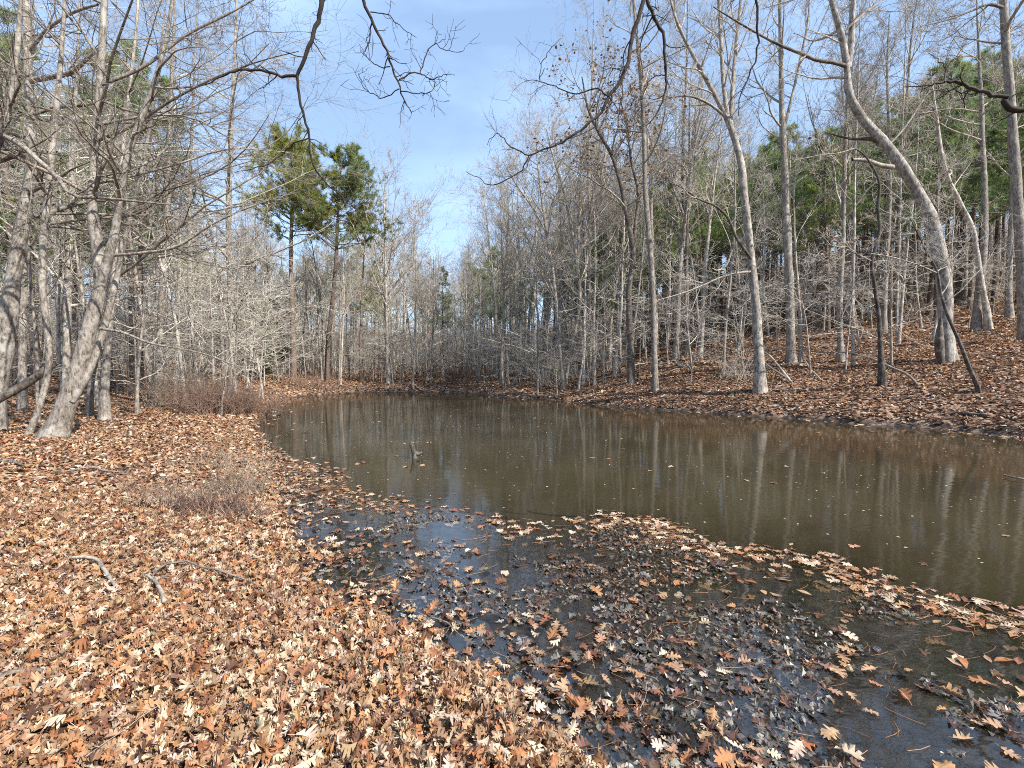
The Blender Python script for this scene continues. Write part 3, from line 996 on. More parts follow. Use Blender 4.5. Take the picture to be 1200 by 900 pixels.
# --- left bank
hero("leaning_beech", "stout grey tree leaning right from the leaf bank, mossy foot and forked into two stems", "tree",
     [([(56, 527), (72, 490), (86, 450), (97, 415), (106, 380), (117, 335), (114, 290), (108, 240), (111, 180), (115, 120), (119, 70), (122, 10), (128, -70), (130, -140)], 9.9,
       [36, 28, 24, 21, 19, 17, 12, 11, 10, 10, 9, 8, 6, 3], 0.8, 0.42, 0.42),
      ([(112, 355), (124, 312), (134, 275), (141, 225), (150, 180), (165, 140), (180, 100), (196, 40), (206, -40)], (9.9, 9.4), [13, 13, 11, 10, 9, 8, 6, 5, 3], 0.6, 0.2, 0.42),
      ([(84, 470), (102, 440), (116, 405), (128, 360), (136, 330), (144, 280)], (9.85, 10.3), [11, 11, 10, 9, 8, 6], 0.0)],
     'beech', M['beech'], M['twig_mid'], 301, rmin=0.0036,
     limbs=[("limb", [(118, 385), (145, 390), (175, 402), (208, 408), (240, 415), (275, 428)], (9.8, 8.9), [5, 4, 3.5, 3, 2.4, 1.6], M['grey'], 0.35),
            ("limb", [(113, 165), (150, 150), (200, 118), (250, 92), (310, 70), (350, 60)], (9.9, 9.0), [6, 5, 4, 3, 2, 1.2], M['grey'], 0.5),
            ("limb", [(125, 300), (160, 297), (205, 290), (250, 262), (300, 240), (350, 225)], (9.9, 9.2), [5, 5, 4, 3, 2.4, 1.2], M['grey'], 0.5),
            ("limb", [(112, 215), (160, 205), (215, 190), (265, 175), (330, 178)], (9.9, 10.6), [5, 4, 3, 2, 1.2], M['grey'], 0.5),
            ("limb", [(117, 100), (165, 80), (220, 40), (270, 15), (330, -20)], (9.9, 10.4), [6, 5, 4, 3, 1.2], M['grey'], 0.5),
            ("moss_cushion", [(50, 523), (58, 523), (66, 525), (72, 528)], 9.62, [4, 16, 18, 4], M['moss'])],
     flare=0.25)
hero("thick_beech", "thick pale grey tree at the far left edge, leaning slightly right", "tree",
     [([(-8, 492), (0, 440), (8, 390), (14, 340), (22, 290), (31, 240), (37, 190), (36, 140), (33, 90), (32, 40), (30, -20), (28, -90)], 10.8,
       [28, 24, 22, 21, 19, 16, 13, 12, 11, 11, 9, 5], 0.8, 0.4, 0.35)],
     'oak', M['beech'], M['twig_mid'], 302, rmin=0.0038,
     limbs=[("limb", [(33, 95), (60, 90), (85, 84), (105, 66), (125, 50)], (10.8, 10.2), [8, 8, 7, 5, 3], M['beech'], 0.4),
            ("limb", [(33, 92), (10, 84), (-20, 78), (-60, 60)], 10.8, [8, 7, 6, 4], M['beech'], 0.3),
            ("limb", [(34, 60), (55, 35), (85, 15), (115, 5)], (10.8, 10.2), [6, 5, 4, 3], M['grey'], 0.4)])
hero("leaning_sapling_trunk", "thin crooked grey tree standing just left of the leaning forked tree", "tree",
     [([(32, 513), (42, 488), (52, 455), (58, 420), (53, 370), (49, 320), (51, 280), (55, 240), (60, 190), (66, 130), (72, 60), (78, -30)], 10.3,
       [9, 9, 9, 9, 10, 10, 9, 8, 7, 6, 5, 2], 0.55, 0.45)],
     'beech', M['grey'], M['twig_mid'], 303, rmin=0.004)
hero("low_crooked_tree", "grey tree with an arching low limb crossing in front of the thick left edge tree", "tree",
     [([(-40, 500), (-32, 420), (-28, 330), (-22, 250), (-10, 190), (10, 130), (20, 60), (26, -40)], 9.0, [19, 16, 14, 13, 11, 9, 7, 3], 0.6, 0.5)],
     'oak', M['grey'], M['twig_mid'], 304,
     limbs=[("limb", [(-24, 140), (0, 157), (25, 170), (45, 188), (65, 205), (83, 228), (120, 232), (160, 236), (200, 240)], (9.0, 8.6), [8, 8, 7.5, 7, 6, 5, 4, 3, 2], M['grey'], 0.35)], rmin=0.004)
hero("straight_beech", "pale straight trunk rising directly behind the leaning forked tree", "tree",
     [([(122, 468), (125, 420), (131, 350), (136, 280), (142, 200), (150, 120), (160, 30), (165, -60)], 13.5, [12, 10, 9, 8, 7, 5, 4, 2], 0.6, 0.25, 0.42)],
     'beech', M['grey'], M['twig_mid'], 305)
hero("angled_beech", "slim pale tree angled right between the leaning forked tree and the brush", "tree",
     [([(104, 470), (112, 420), (126, 370), (140, 310), (156, 240), (170, 180), (184, 90), (196, -10)], 14.5, [9, 8, 7, 6.5, 5.5, 5, 3, 1.5], 0.6, 0.2, 0.42)],
     'beech', M['grey'], M['twig_mid'], 306)
for i, (bx, by, d, tx, lab) in enumerate([(26, 462, 16, 30, "straight grey tree behind the leaning log at the left edge"), (77, 462, 17, 84, "straight grey trunk just left of the leaning forked tree's lower trunk"),
                                          (186, 452, 19, 196, "slim pale tree rising from behind the near end of the brush"), (224, 447, 20, 222, "pale tree rising behind the middle of the brush with wide level twigs"),
                                          (272, 446, 24, 268, "narrow grey tree behind the pond end of the brush")]):
    hero("bank_tree", lab, "tree", [([(bx, by), (bx + (tx - bx) * .3, 360), (tx, 250), (tx + 3, 150), (tx + 8, 40), (tx + 10, -40)], d, [11, 10, 8, 6, 4, 1.5] if i != 3 else [8, 7, 6, 4, 2.5, 1], 0.9, 0.2, 0.42)],
         'beech', M['beech' if i % 2 else 'grey'], M['twig_pale'], 320 + i, rmin=0.007)

hero("evergreen_sapling", "leafy sapling with yellow green leaves between the thick left edge tree and the leaning tree", "sapling",
     [([(44, 470), (42, 400), (36, 330), (34, 270), (40, 220), (48, 170)], 12.2, [5, 4.5, 4, 3.5, 3, 1], 0.8, 0.2, 0.4)], 'beech', M['grey'], M['twig'], 371, rmin=0.005, dry=(0.35, 0.09, 0.0, P_GREEN))

# --- right bank
hero("leaning_sycamore", "big pale grey tree leaning left, with hollow dark base, forked top and broken stubs", "tree",
     [([(1111, 430), (1109, 402), (1108, 378), (1108, 352), (1106, 326), (1098, 286), (1088, 250), (1074, 224), (1058, 197), (1036, 167), (1010, 138), (995, 110), (993, 84), (988, 50), (979, 17), (972, -10), (962, -60), (955, -130)], 18.2,
       [24, 20, 18, 19, 20, 18, 17, 16, 15, 14, 11, 9, 9, 8, 7, 6, 4, 2], 0.9, 0.62, 0.22),
      ([(994, 80), (998, 50), (999, 20), (1001, -10), (1006, -80)], 18.2, [9, 8, 7, 6, 2], 0.6, 0.2, 0.4)],
     'oak', M['white'], M['twig'], 310,
     limbs=[("limb", [(993, 78), (976, 73), (959, 71), (937, 62), (917, 54), (891, 41), (860, 23), (836, 8)], (18.2, 16.5), [6, 5.5, 5, 4.5, 4, 3, 2.5, 1.5], M['dark'], 0.4),
            ("broken_limb", [(1046, 196), (1030, 193), (1016, 188), (999, 187)], (18.0, 17.4), [8, 6.5, 6, 4.5], M['beech']),
            ("broken_limb", [(1036, 168), (1020, 163), (1000, 163), (984, 160), (970, 156)], (18.2, 18.6), [10, 6, 4, 3, 1.2], M['dark']),
            ("limb", [(1040, 172), (1060, 150), (1080, 120), (1100, 92)], (18.2, 19.5), [3, 2.5, 2, 1], M['grey'], 0.3),
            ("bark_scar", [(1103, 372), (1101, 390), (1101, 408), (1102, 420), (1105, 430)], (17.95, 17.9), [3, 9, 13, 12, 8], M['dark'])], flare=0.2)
hero("vase_tree", "tall lichen spotted grey tree with stems fanning out high up and a dead limb leftward", "tree",
     [([(891, 443), (889, 410), (887, 370), (882, 320), (877, 270), (872, 230), (868, 190), (860, 160), (852, 138)], 18.6, [17, 14, 13, 13, 12, 11, 11, 10, 10], 0.0),
      ([(853, 142), (838, 112), (815, 70), (792, 22), (780, -30), (770, -90)], (18.6, 18.2), [7, 6, 5, 4, 3, 1.5], 0.8, 0.1, 0.42),
      ([(853, 140), (848, 100), (845, 50), (842, 0), (838, -90)], (18.6, 19.2), [7, 6, 5, 4, 1.5], 0.8, 0.1, 0.4),
      ([(856, 148), (858, 110), (862, 60), (868, 0), (876, -80)], (18.6, 18.9), [7, 6, 5, 4, 1.5], 0.8, 0.1, 0.4),
      ([(852, 138), (828, 120), (805, 112), (780, 116), (755, 122)], (18.6, 17.8), [5, 4, 3.5, 2.5, 1.2], 0.5, 0.1, 0.45)],
     'fan', M['beech'], M['twig'], 311,
     limbs=[("dead_limb", [(880, 303), (872, 292), (862, 277), (853, 255), (838, 241), (818, 233), (803, 222), (785, 214)], (18.5, 17.6), [5, 5, 4.5, 4, 3.5, 3, 2.2, 1.4], M['dark'], 0.2),
            ("dead_limb", [(858, 293), (850, 312), (840, 317), (834, 314)], (17.9, 17.5), [2.5, 3, 2.5, 1.5], M['beech']),
            ("dead_limb", [(884, 318), (865, 320), (845, 325), (820, 336), (795, 345), (770, 352)], (18.6, 17.4), [4, 3.5, 3, 2.4, 1.8, 1], M['grey'], 0.3)], rmin=0.006)
hero("straight_trunk_tree", "tall straight grey tree just right of the lichen spotted tree, slightly farther up the hill", "tree",
     [([(927, 424), (926, 370), (924, 310), (921, 250), (919, 190), (916, 120), (915, 60), (914, 0), (912, -80)], 22, [14, 12, 12, 11, 10, 8, 6, 5, 2], 1.0, 0.5, 0.25),
      ([(919, 150), (930, 105), (940, 60), (946, 30), (950, -20)], 22, [5, 4, 3.5, 3, 1], 0.6, 0.2, 0.4)],
     'fan', M['grey'], M['twig'], 312, rmin=0.007)
hero("snapped_tree", "dark crooked broken tree with a kinked top, left of the hollow based leaning tree", "tree",
     [([(1034, 445), (1032, 410), (1030, 372), (1025, 335), (1022, 305), (1027, 288), (1031, 270), (1029, 245), (1030, 212), (1019, 190), (1009, 178), (1001, 174)], 16.6, [11, 9, 7, 6, 6, 5, 5, 5, 5, 4, 3, 2], 0.0)],
     'oak', M['dark'], M['twig_pale'], 313,
     limbs=[("limb", [(1025, 338), (1008, 342), (995, 350), (988, 368)], (16.6, 16.2), [3, 2.5, 2.5, 1.5], M['dark'], 0.25),
            ("limb", [(1021, 306), (1005, 298), (985, 290), (960, 285)], (16.6, 16.0), [2.5, 2, 1.6, 1], M['beech'], 0.6),
            ("limb", [(1001, 174), (985, 179), (965, 181), (950, 184), (930, 188)], (16.6, 16.4), [2.5, 2, 1.6, 1.4, 1], M['grey'], 0.3)], dry=(0.10, 0.10))
hero("bowed_sapling", "thin bare sapling leaning left across the trunk of the hollow based tree", "sapling",
     [([(1148, 458), (1138, 436), (1124, 400), (1110, 368), (1102, 342), (1098, 318), (1084, 292), (1070, 262), (1058, 240)], 14.4, [7, 6, 5, 4.5, 4, 3.5, 3, 2, 1], 0.7, 0.45, 0.35)],
     'beech', M['dark'], M['twig_pale'], 314,
     limbs=[("limb", [(1098, 320), (1080, 312), (1062, 306), (1040, 300), (1020, 297)], (14.4, 13.8), [2.5, 2, 2, 1.5, 1], M['beech'], 0.4)])
hero("curved_tree", "pale tree curving left high up, right of the hollow based leaning tree", "tree",
     [([(1159, 402), (1157, 370), (1151, 335), (1145, 300), (1140, 270), (1127, 242), (1112, 212), (1104, 185), (1098, 140), (1090, 80)], 22.5, [11, 9, 8.5, 8, 7.5, 7, 6, 5, 3.5, 1.5], 0.7, 0.5, 0.25)],
     'oak', M['beech'], M['twig_pale'], 315)
hero("edge_pine", "tall straight pale trunk cut by the right edge of the photo", "tree",
     [([(1203, 432), (1200, 370), (1197, 300), (1193, 240), (1187, 160), (1182, 90), (1177, 20), (1174, -60), (1170, -140)], 19.5, [17, 15, 14, 13, 12, 11, 10, 8, 3], 0.6, 0.6, 0.22)],
     'oak', M['grey'], M['twig'], 316,
     limbs=[("limb", [(1178, 10), (1160, 5), (1140, 12), (1115, 22), (1085, 30)], (19.5, 18.5), [5, 4, 3, 2, 1], M['dark'], 0.4)])
hero("waterline_tree", "slender spotted grey tree standing close to the waterline in the middle of the right bank", "tree",
     [([(768, 452), (767, 415), (766, 370), (764, 320), (760, 270), (756, 220), (755, 170), (752, 110), (748, 60), (743, 10), (738, -70)], 21.5, [10, 9, 8.5, 8, 8, 7, 6.5, 5.5, 4.5, 3.5, 1.5], 1.1, 0.42, 0.26)],
     'oak', M['grey'], M['twig'], 317, rmin=0.007)
hero("red_leaved_oak", "dark oak still holding reddish dry leaves in its top, left of the waterline tree", "tree",
     [([(740, 422), (738, 385), (737, 340), (742, 300), (734, 250), (726, 210), (716, 180), (703, 158), (690, 130), (682, 90)], 24, [11, 9, 9, 8.5, 8, 7, 6, 5, 4, 2], 1.3, 0.5, 0.34),
      ([(741, 302), (745, 260), (748, 225), (740, 190), (735, 150), (725, 110)], 24, [6, 5.5, 5, 4, 3, 1.5], 1.0, 0.3, 0.45)],
     'oak', M['dark'], M['twig'], 318, rmin=0.007, dry=(0.40, 0.13, 9.5))
hero("fan_topped_tree", "multi stemmed grey tree with a broad fan of fine branches, standing at the undercut bank", "tree",
     [([(660, 449), (657, 415), (653, 370), (648, 320), (640, 270), (634, 225), (630, 190), (628, 150)], 28.5, [7, 6, 5.5, 5, 4.5, 4, 3, 1.5], 1.2, 0.3, 0.42),
      ([(662, 449), (672, 400), (680, 350), (676, 305), (668, 260), (660, 220), (650, 190), (640, 150)], 28.6, [6, 5.5, 5, 5, 4.5, 4, 3, 1.5], 1.2, 0.3, 0.42),
      ([(677, 310), (678, 270), (680, 230), (682, 190), (690, 140)], 28.6, [4.5, 4, 3.5, 3, 1.5], 1.0, 0.1, 0.45),
      ([(676, 306), (688, 270), (698, 240), (706, 200), (714, 150)], 28.6, [4.5, 4, 3.5, 3, 1.5], 1.0, 0.1, 0.45),
      ([(640, 272), (622, 240), (604, 215), (590, 190)], 28.5, [3.5, 3, 2.5, 1.2], 0.8, 0.1, 0.5)],
     'fan', M['grey'], M['twig'], 319, rmin=0.009)
for i, (bx, by, d, wdt, tx, lab) in enumerate([(692, 420, 31, 6, 690, "pale straight trunk right of the fan topped tree"), (985, 412, 21, 9, 990, "pale straight tree behind the fallen limb, left of the broken dark tree"),
                                               (1000, 418, 20, 5, 1002, "thin pale pole of a tree beside the broken dark tree"), (806, 402, 30, 6, 800, "dark leaning trunk on the leaf slope between the waterline tree and the lichen spotted tree"),
                                               (1052, 420, 24, 4, 1056, "thin grey pole tree directly left of the hollow based tree")]):
    hero("hill_tree", lab, "tree", [([(bx, by), (bx - 1, 360), ((bx + tx) / 2, 280), (tx, 190), (tx + 4, 90), (tx + 6, 0)], d, [wdt, wdt * .9, wdt * .8, wdt * .65, wdt * .45, 1], 0.9, 0.35, 0.25)],
         'fan', M['dark' if i == 3 else 'beech'], M['twig'], 340 + i, rmin=0.008)
# --- far bank
hero("forked_gum_tree", "pale tall bare tree with ascending branches on the far bank right of the pines", "tree",
     [([(455, 450), (454, 420), (453, 370), (452, 320), (451, 280), (450, 240), (452, 205)], 36, [6, 5, 4.5, 4, 3.5, 2.5, 1], 1.3, 0.35, 0.5),
      ([(454, 352), (462, 335), (472, 322), (482, 312), (486, 280), (488, 240)], 36, [2.5, 2.5, 2, 2, 1.6, 1], 0.9, 0.3, 0.5)],
     'fan', M['beech'], M['twig'], 350, rmin=0.011)
for bx, by, d, lab in ((399, 455, 34, "slim pale tree at the water edge right of the tall pines"), (484, 450, 35, "short slanting grey tree on the far bank by the water"), (505, 449, 37, "thin dark tree slanting left at the far bank")):
    hero("far_bank_tree", lab, "tree", [([(bx, by), (bx + 2, 400), (bx + 4, 350), (bx + 3, 300)], d, [3.5, 3, 2.5, 1], 0.7, 0.4, 0.3)], 'fan', M['beech'], M['twig'], int(360 + bx), rmin=0.009)


def pine_at(name, px, py, H_px_top, mesh, label, d):
    base = at(px, py, d)
    zb = tz(base[0], base[1])
    top = at(px, H_px_top, d)[2]
    root = thing(name, (base[0], base[1], zb - 0.05), label, "tree", None, random.random() * 6.28, (top - zb) / 19.0)
    for n_, me in zip(("trunk", "crown"), mesh):
        link(n_, me, root)
    return root


HP = [kind_pine(210, 19.0, 0.24, 0.58, 4.9, (0.25, 0.27, 0.065), 78, 22), kind_pine(211, 19.0, 0.22, 0.57, 4.9, (0.18, 0.225, 0.075), 78, 22), kind_pine(212, 19.0, 0.15, 0.82, 2.6, (0.20, 0.235, 0.07), 26, 18)]
pine_at("tall_pine", 344, 450, 163, HP[0], "tall pine with a yellow green crown on the far bank, left of two neighbours", 34)
pine_at("tall_pine", 383, 450, 176, HP[1], "tall pine with a darker rounded crown on the far bank, in the middle of three", 35.5)
pine_at("tall_pine", 423, 449, 246, HP[2], "smaller pine with a sparse tuft of needles on top, beside the two tall pines", 37)

# ------------------------------------------------------------------ the woods round the pond: every tree its own thing
PLACED = []
DEN = lambda px, d: ((px - 600) / F) * d


def scatter(n, px0, px1, d0, d1, pool, name, names, labels, cat, group, sc=(0.85, 1.15), gap=0.9, lim=None, pw=1.6, avoid=()):
    done = tries = 0
    while done < n and tries < n * 40:
        tries += 1
        px = px0 + (px1 - px0) * random.random()
        d = (d0**pw + (d1**pw - d0**pw) * random.random()) ** (1 / pw)
        x, y = DEN(px, d), d
        if float(sdist(WET, [x], [y])[0]) < 0.5 or any((x - a) ** 2 + (y - b) ** 2 < gap * gap for a, b in PLACED):
            continue
        if any(a <= px <= b and d < dd for a, b, dd in avoid):
            continue
        s = sc[0] + (sc[1] - sc[0]) * random.random()
        if lim is not None:               # the tops stay below this photo row
            h = lim(px)
            zt = CAMZ + (YH - h) / F * d
            s = min(s, max(0.35, (zt - tz(x, y)) / lim.H))
        PLACED.append((x, y))
        plant(name, random.choice(pool), names, x, y, random.random() * 6.28, s, labels if isinstance(labels, str) else labels(px), cat, group)
        done += 1


def skyline(pts, H):
    f = lambda px: float(np.interp(px, [p[0] for p in pts], [p[1] for p in pts])) + random.uniform(-6, 45)
    f.H = H
    return f


TC = ("trunk", "crown")
TLC = ("trunk", "crown")
SK = [(-80, -60), (60, 0), (150, 60), (215, 120), (260, 170), (300, 215), (340, 255), (430, 225), (470, 222), (500, 255), (520, 290), (545, 270), (575, 190), (620, 130), (700, 60), (760, 20), (900, -60), (1280, -120)]
SKP = [(-80, -60), (80, 20), (150, 40), (190, 110), (260, 250), (340, 270), (500, 300), (520, 292), (560, 275), (600, 270), (700, 255), (730, 230), (800, 190), (880, 170), (930, 140), (1000, 130), (1060, 100), (1130, 55), (1200, 60), (1300, 30)]

# pines first (behind)
scatter(54, 690, 960, 32, 58, PINES, "hill_pine", TLC, "green pine in the stand on the hill behind the lichen spotted tree", "tree", "pines on the hill behind the lichen spotted tree", (0.7, 1.25), 2.2, skyline(SKP, 19.5))
scatter(56, 960, 1290, 27, 58, PINES, "hill_pine", TLC, "green pine in the stand on the hill behind the hollow based leaning tree", "tree", "pines on the hill behind the leaning tree", (0.8, 1.3), 2.0, skyline(SKP, 19.5))
scatter(22, 505, 700, 48, 80, PINES, "far_pine", TLC, "small looking dark green pine beyond the bare trees at the far corner of the pond", "tree", "pines beyond the far corner", (0.5, 1.0), 2.2, skyline(SKP, 19.5))
scatter(16, 215, 505, 50, 80, PINES, "far_pine", TLC, "dim green pine deep in the woods behind the tall pines of the far bank", "tree", "pines deep behind the far bank", (0.5, 0.9), 2.2, skyline(SKP, 19.5))
scatter(16, -80, 190, 20, 42, PINES, "bank_pine", TLC, "dark green pine behind the pale bare trees of the left bank", "tree", "pines behind the left bank trees", (0.75, 1.1), 2.2, skyline(SKP, 19.5))
scatter(5, 225, 330, 34, 46, CEDAR, "young_pine", TLC, "low green young pine behind the brush on the left bank", "tree", "young pines behind the brush", (0.6, 1.0), 2.0)

# tall bare trees
scatter(30, 575, 780, 30, 58, TALL + VASE, "bare_tree", TC, "tall bare grey tree in the wood between the far corner and the red leaved oak", "tree", "bare trees on the slope left of the red leaved oak", (0.8, 1.2), 1.2, skyline(SK, 18))
scatter(8, 780, 1000, 25, 50, TALL + VASE, "bare_tree", TC, "tall bare grey tree between the red leaved oak and the broken dark tree", "tree", "bare trees on the slope behind the lichen spotted tree", (0.8, 1.15), 1.4, skyline(SK, 18))
scatter(10, 1000, 1290, 20, 45, TALL, "bare_tree", TC, "tall bare grey tree on the slope around the hollow based leaning tree", "tree", "bare trees on the slope round the leaning tree", (0.8, 1.15), 1.4, skyline(SK, 18))
scatter(24, 325, 575, 39, 62, TALL, "bare_tree", TC, "bare grey tree in the wood behind the far bank", "tree", "bare trees behind the far bank", (0.6, 1.0), 1.1, skyline(SK, 18))
scatter(22, -90, 325, 19, 50, TALL + VASE, "bare_tree", TC, "bare grey tree in the wood behind the brush and the leaning forked tree", "tree", "bare trees behind the left bank", (0.7, 1.05), 1.4, skyline(SK, 18))
# slim young trees
scatter(60, 290, 600, 36, 56, SLIM, "slim_tree", TC, "slim pale young tree in the thicket of the far bank", "tree", "slim trees of the far bank", (0.7, 1.15), 0.5, skyline(SK, 11))
scatter(44, 590, 800, 27, 46, SLIM, "slim_tree", TC, "slim pale young tree on the slope round the fan topped tree", "tree", "slim trees round the fan topped tree", (0.8, 1.3), 0.5, skyline(SK, 11))
scatter(38, 800, 1260, 21, 42, SLIM, "slim_tree", TC, "slim pale young tree on the leafy slope of the right bank", "tree", "slim trees of the right bank", (0.7, 1.2), 0.8, skyline(SK, 11), avoid=((1085, 1130, 19),))
scatter(52, -60, 310, 15, 40, SLIM, "slim_tree", TC, "slim pale young tree in the wood behind the left leaf bank", "tree", "slim trees of the left bank", (0.6, 1.05), 0.7, skyline(SK, 11))
# low layered saplings
scatter(46, 690, 1260, 18.5, 36, LAYER, "layered_sapling", TC, "low bare sapling with level sprays of pale twigs on the right bank", "sapling", "layered saplings of the right bank", (0.45, 1.0), 0.9, avoid=((870, 905, 19), (1085, 1130, 19), (750, 785, 22)))
scatter(36, 560, 720, 26, 38, LAYER, "layered_sapling", TC, "low bare sapling with pale twigs at the undercut bank", "sapling", "layered saplings at the undercut bank", (0.4, 0.9), 0.9)
scatter(40, 100, 330, 15, 36, LAYER, "layered_sapling", TC, "low bare sapling with level pale twigs behind the brush", "sapling", "layered saplings behind the brush", (0.6, 1.1), 0.9)
scatter(40, 330, 575, 35, 46, LAYER, "layered_sapling", TC, "low bare sapling with pale twigs at the foot of the far wood", "sapling", "layered saplings of the far bank", (0.5, 1.0), 0.9)

# ------------------------------------------------------------------ the far-off wood behind everything, one mass
def far_wood():
    g, gn = Geo(), Geo()
    rg = np.random.default_rng(77)
    proto = []
    for i in range(4):
        rr = np.random.default_rng(700 + i)
        P = trunk_path(rr, 17, 0.03); R = trunk_rad(P, 0.17)
        gg = Geo().tube(P[None], R[None], 5)
        P1, R1 = shoots(rr, P[None], R[None], 16, 0.3, 0.97, (30, 65), lambda pl, t, r: pl * 0.28 * (1.1 - 0.75 * t) * (0.6 + 0.8 * r.random(len(t))), 5, 0.5, 0.08, 0.12, 0.3, 0.02)
        gg.tube(P1, R1, 3)
        P2, R2 = shoots(rr, P1, R1, 6, 0.2, 1.0, (25, 60), 0.45, 4, 0.6, 0.06, 0.15, 0.5, 0.014)
        gg.tube(P2, R2, 3)
        P3, R3 = shoots(rr, P2, R2, 3, 0.2, 1.0, (25, 60), 0.5, 3, 0.7, 0.05, 0.15, 0.5, 0.012)
        gg.tube(P3, R3, 3)
        proto.append((np.concatenate(gg.V), np.concatenate(gg.F)))
    n = 340
    for k in range(n):
        px = rg.uniform(-120, 1320)
        d = rg.uniform(56, 110) if px < 700 else rg.uniform(48, 95)
        x, y = DEN(px, d), d
        h = float(np.interp(px, [p[0] for p in SK], [p[1] for p in SK])) + rg.uniform(25, 90)
        s = float(np.clip((CAMZ + (YH - h) / F * d - tz(x, y)) / 18, 0.35, 1.2))
        V, Fq = proto[k % 4]
        a = rg.random() * 6.28
        Rm = np.array([[math.cos(a), -math.sin(a), 0], [math.sin(a), math.cos(a), 0], [0, 0, 1]])
        g.add(V @ Rm.T * s + np.array([x, y, tz(x, y)]), Fq)
    n = 8200                                # undergrowth between the far trunks
    px = rg.uniform(-120, 1320, n); d = rg.uniform(44, 100, n)
    x, y = (px - 600) / F * d, d
    k = sdist(WET, x, y) > 3
    x, y = x[k], y[k]; n = len(x)
    P = np.zeros((n, 5, 3)); P[:, 0] = np.stack([x, y, terrain(x, y) - 0.05], 1)
    dr = unit(np.stack([rg.normal(0, .22, n), rg.normal(0, .22, n), np.ones(n)], 1)); ln = rg.uniform(1.5, 7.0, n)
    for j in range(1, 5):
        P[:, j] = P[:, j - 1] + dr * (ln / 4)[:, None]; dr = unit(dr + rg.normal(0, .12, dr.shape))
    R = np.linspace(1, .4, 5)[None] * rg.uniform(.014, .03, (n, 1))
    g.tube(P, R, 3)
    P1, R1 = shoots(rg, P, R, 4, 0.25, 1, (35, 75), 0.35, 4, 0.7, 0.04, 0.15, 0.6, 0.012)
    g.tube(P1, R1, 3)
    return g.mesh("distant_woods", M['twig_pale'])


tag(link("distant_woods", far_wood()), kind="stuff")


# ------------------------------------------------------------------ overhanging boughs at the top of the photograph
def bough(label, pieces, d, seed, dens=0.3, S=6, lens=0.30):
    rg = np.random.default_rng(seed)
    o = at(pieces[0][0][0][0], pieces[0][0][0][1], d)
    root = thing("overhanging_bough", o, label, "branch", "bare boughs hanging in from above")
    for pts, wd in pieces:
        g = Geo()
        K = max(14, 3 * len(pts))
        P = path(pts, d, d * 1.03, K)
        P[1:-1] += rg.normal(0, 0.004 * d / 3, (K - 2, 3))
        R = radii(wd, d, K) * 1.1
        g.tube(P[None], R[None], S)
        P1, R1 = shoots(rg, P[None], R[None], max(2, int(K * dens)), 0.15, 1.0, (35, 75), lambda pl, t, r: 0.02 * d + 0.05 * d * r.random(len(t)), 6, 0.55, 0.0, 0.28, 0.5, 0.0022)
        g.tube(P1, R1, 4)
        P2, R2 = shoots(rg, P1, R1, 2, 0.3, 1.0, (35, 80), 0.45, 4, 0.7, 0.0, 0.25, 0.6, 0.0018)
        g.tube(P2, R2, 3)
        link("limb", g.mesh("limb", M['twig_backlit'], True, o), root)
    return root


bough("dark bough forking in two, one arm reaching left and one hanging toward the tall pines",
      [([(392, -60), (385, -25), (379, 0), (374, 22), (366, 42), (358, 66), (348, 89)], [9, 8.5, 8, 7, 6.5, 6, 5]),
       ([(348, 89), (330, 89), (312, 84), (290, 82), (268, 86), (248, 95), (230, 103)], [4.5, 4, 3.6, 3.2, 2.6, 2, 1.2]),
       ([(348, 89), (350, 110), (356, 135), (362, 160), (364, 180), (367, 193), (380, 213), (398, 228), (418, 246)], [4.5, 4, 3.6, 3.2, 2.8, 2, 1.6, 1.4, 1]),
       ([(362, 162), (345, 170), (338, 175), (318, 190), (296, 198), (275, 202)], [2.2, 2, 1.8, 1.4, 1.2, 0.8])], 4.2, 501, 0.35)
bough("dark curved twiggy bough ending in a spray in the open blue sky",
      [([(412, -50), (418, -25), (427, 3), (437, 28), (449, 50), (456, 70), (463, 88), (468, 100), (472, 112), (482, 132)], [6, 5.5, 5, 4.4, 4, 3.6, 3, 2.6, 2, 1]),
       ([(468, 93), (480, 88), (492, 84), (498, 68), (509, 52), (522, 58), (540, 61)], [2.4, 2.2, 2, 1.7, 1.5, 1.2, 0.8]),
       ([(492, 86), (505, 92), (524, 87)], [1.8, 1.4, 0.8]),
       ([(468, 104), (452, 115), (440, 113), (428, 104), (420, 86)], [1.8, 1.6, 1.3, 1.1, 0.8]),
       ([(470, 107), (490, 109), (505, 107), (511, 96)], [1.8, 1.5, 1.2, 0.8]),
       ([(457, 78), (440, 76), (428, 66), (421, 52)], [1.8, 1.4, 1.1, 0.8]),
       ([(434, 14), (455, 18), (470, 32), (488, 44)], [1.7, 1.5, 1.2, 0.8])], 3.8, 502, 0.45)
bough("long dark bough sweeping down from the top centre to a curved tip in the sky",
      [([(762, -60), (758, -25), (754, 0), (746, 28), (740, 50), (735, 75), (726, 95), (714, 113), (704, 130), (688, 145), (668, 160), (655, 170), (636, 175), (620, 182)], [7, 7, 6.5, 6, 6, 5.5, 5.5, 5, 4.5, 4, 3.6, 3.2, 2.8, 2.2]),
       ([(620, 182), (600, 172), (580, 157), (571, 170)], [2, 1.8, 1.4, 0.8]),
       ([(620, 182), (612, 198), (595, 210), (575, 216), (562, 209), (546, 201)], [2, 1.8, 1.6, 1.4, 1.1, 0.8]),
       ([(713, 113), (700, 104), (685, 108), (672, 110), (650, 102), (625, 94), (614, 96)], [2.8, 2.4, 2, 1.8, 1.6, 1.2, 0.8]),
       ([(638, 80), (632, 92), (636, 70), (642, 60), (657, 45)], [1, 1.2, 1.4, 1.1, 0.7])], 5.2, 503, 0.3)
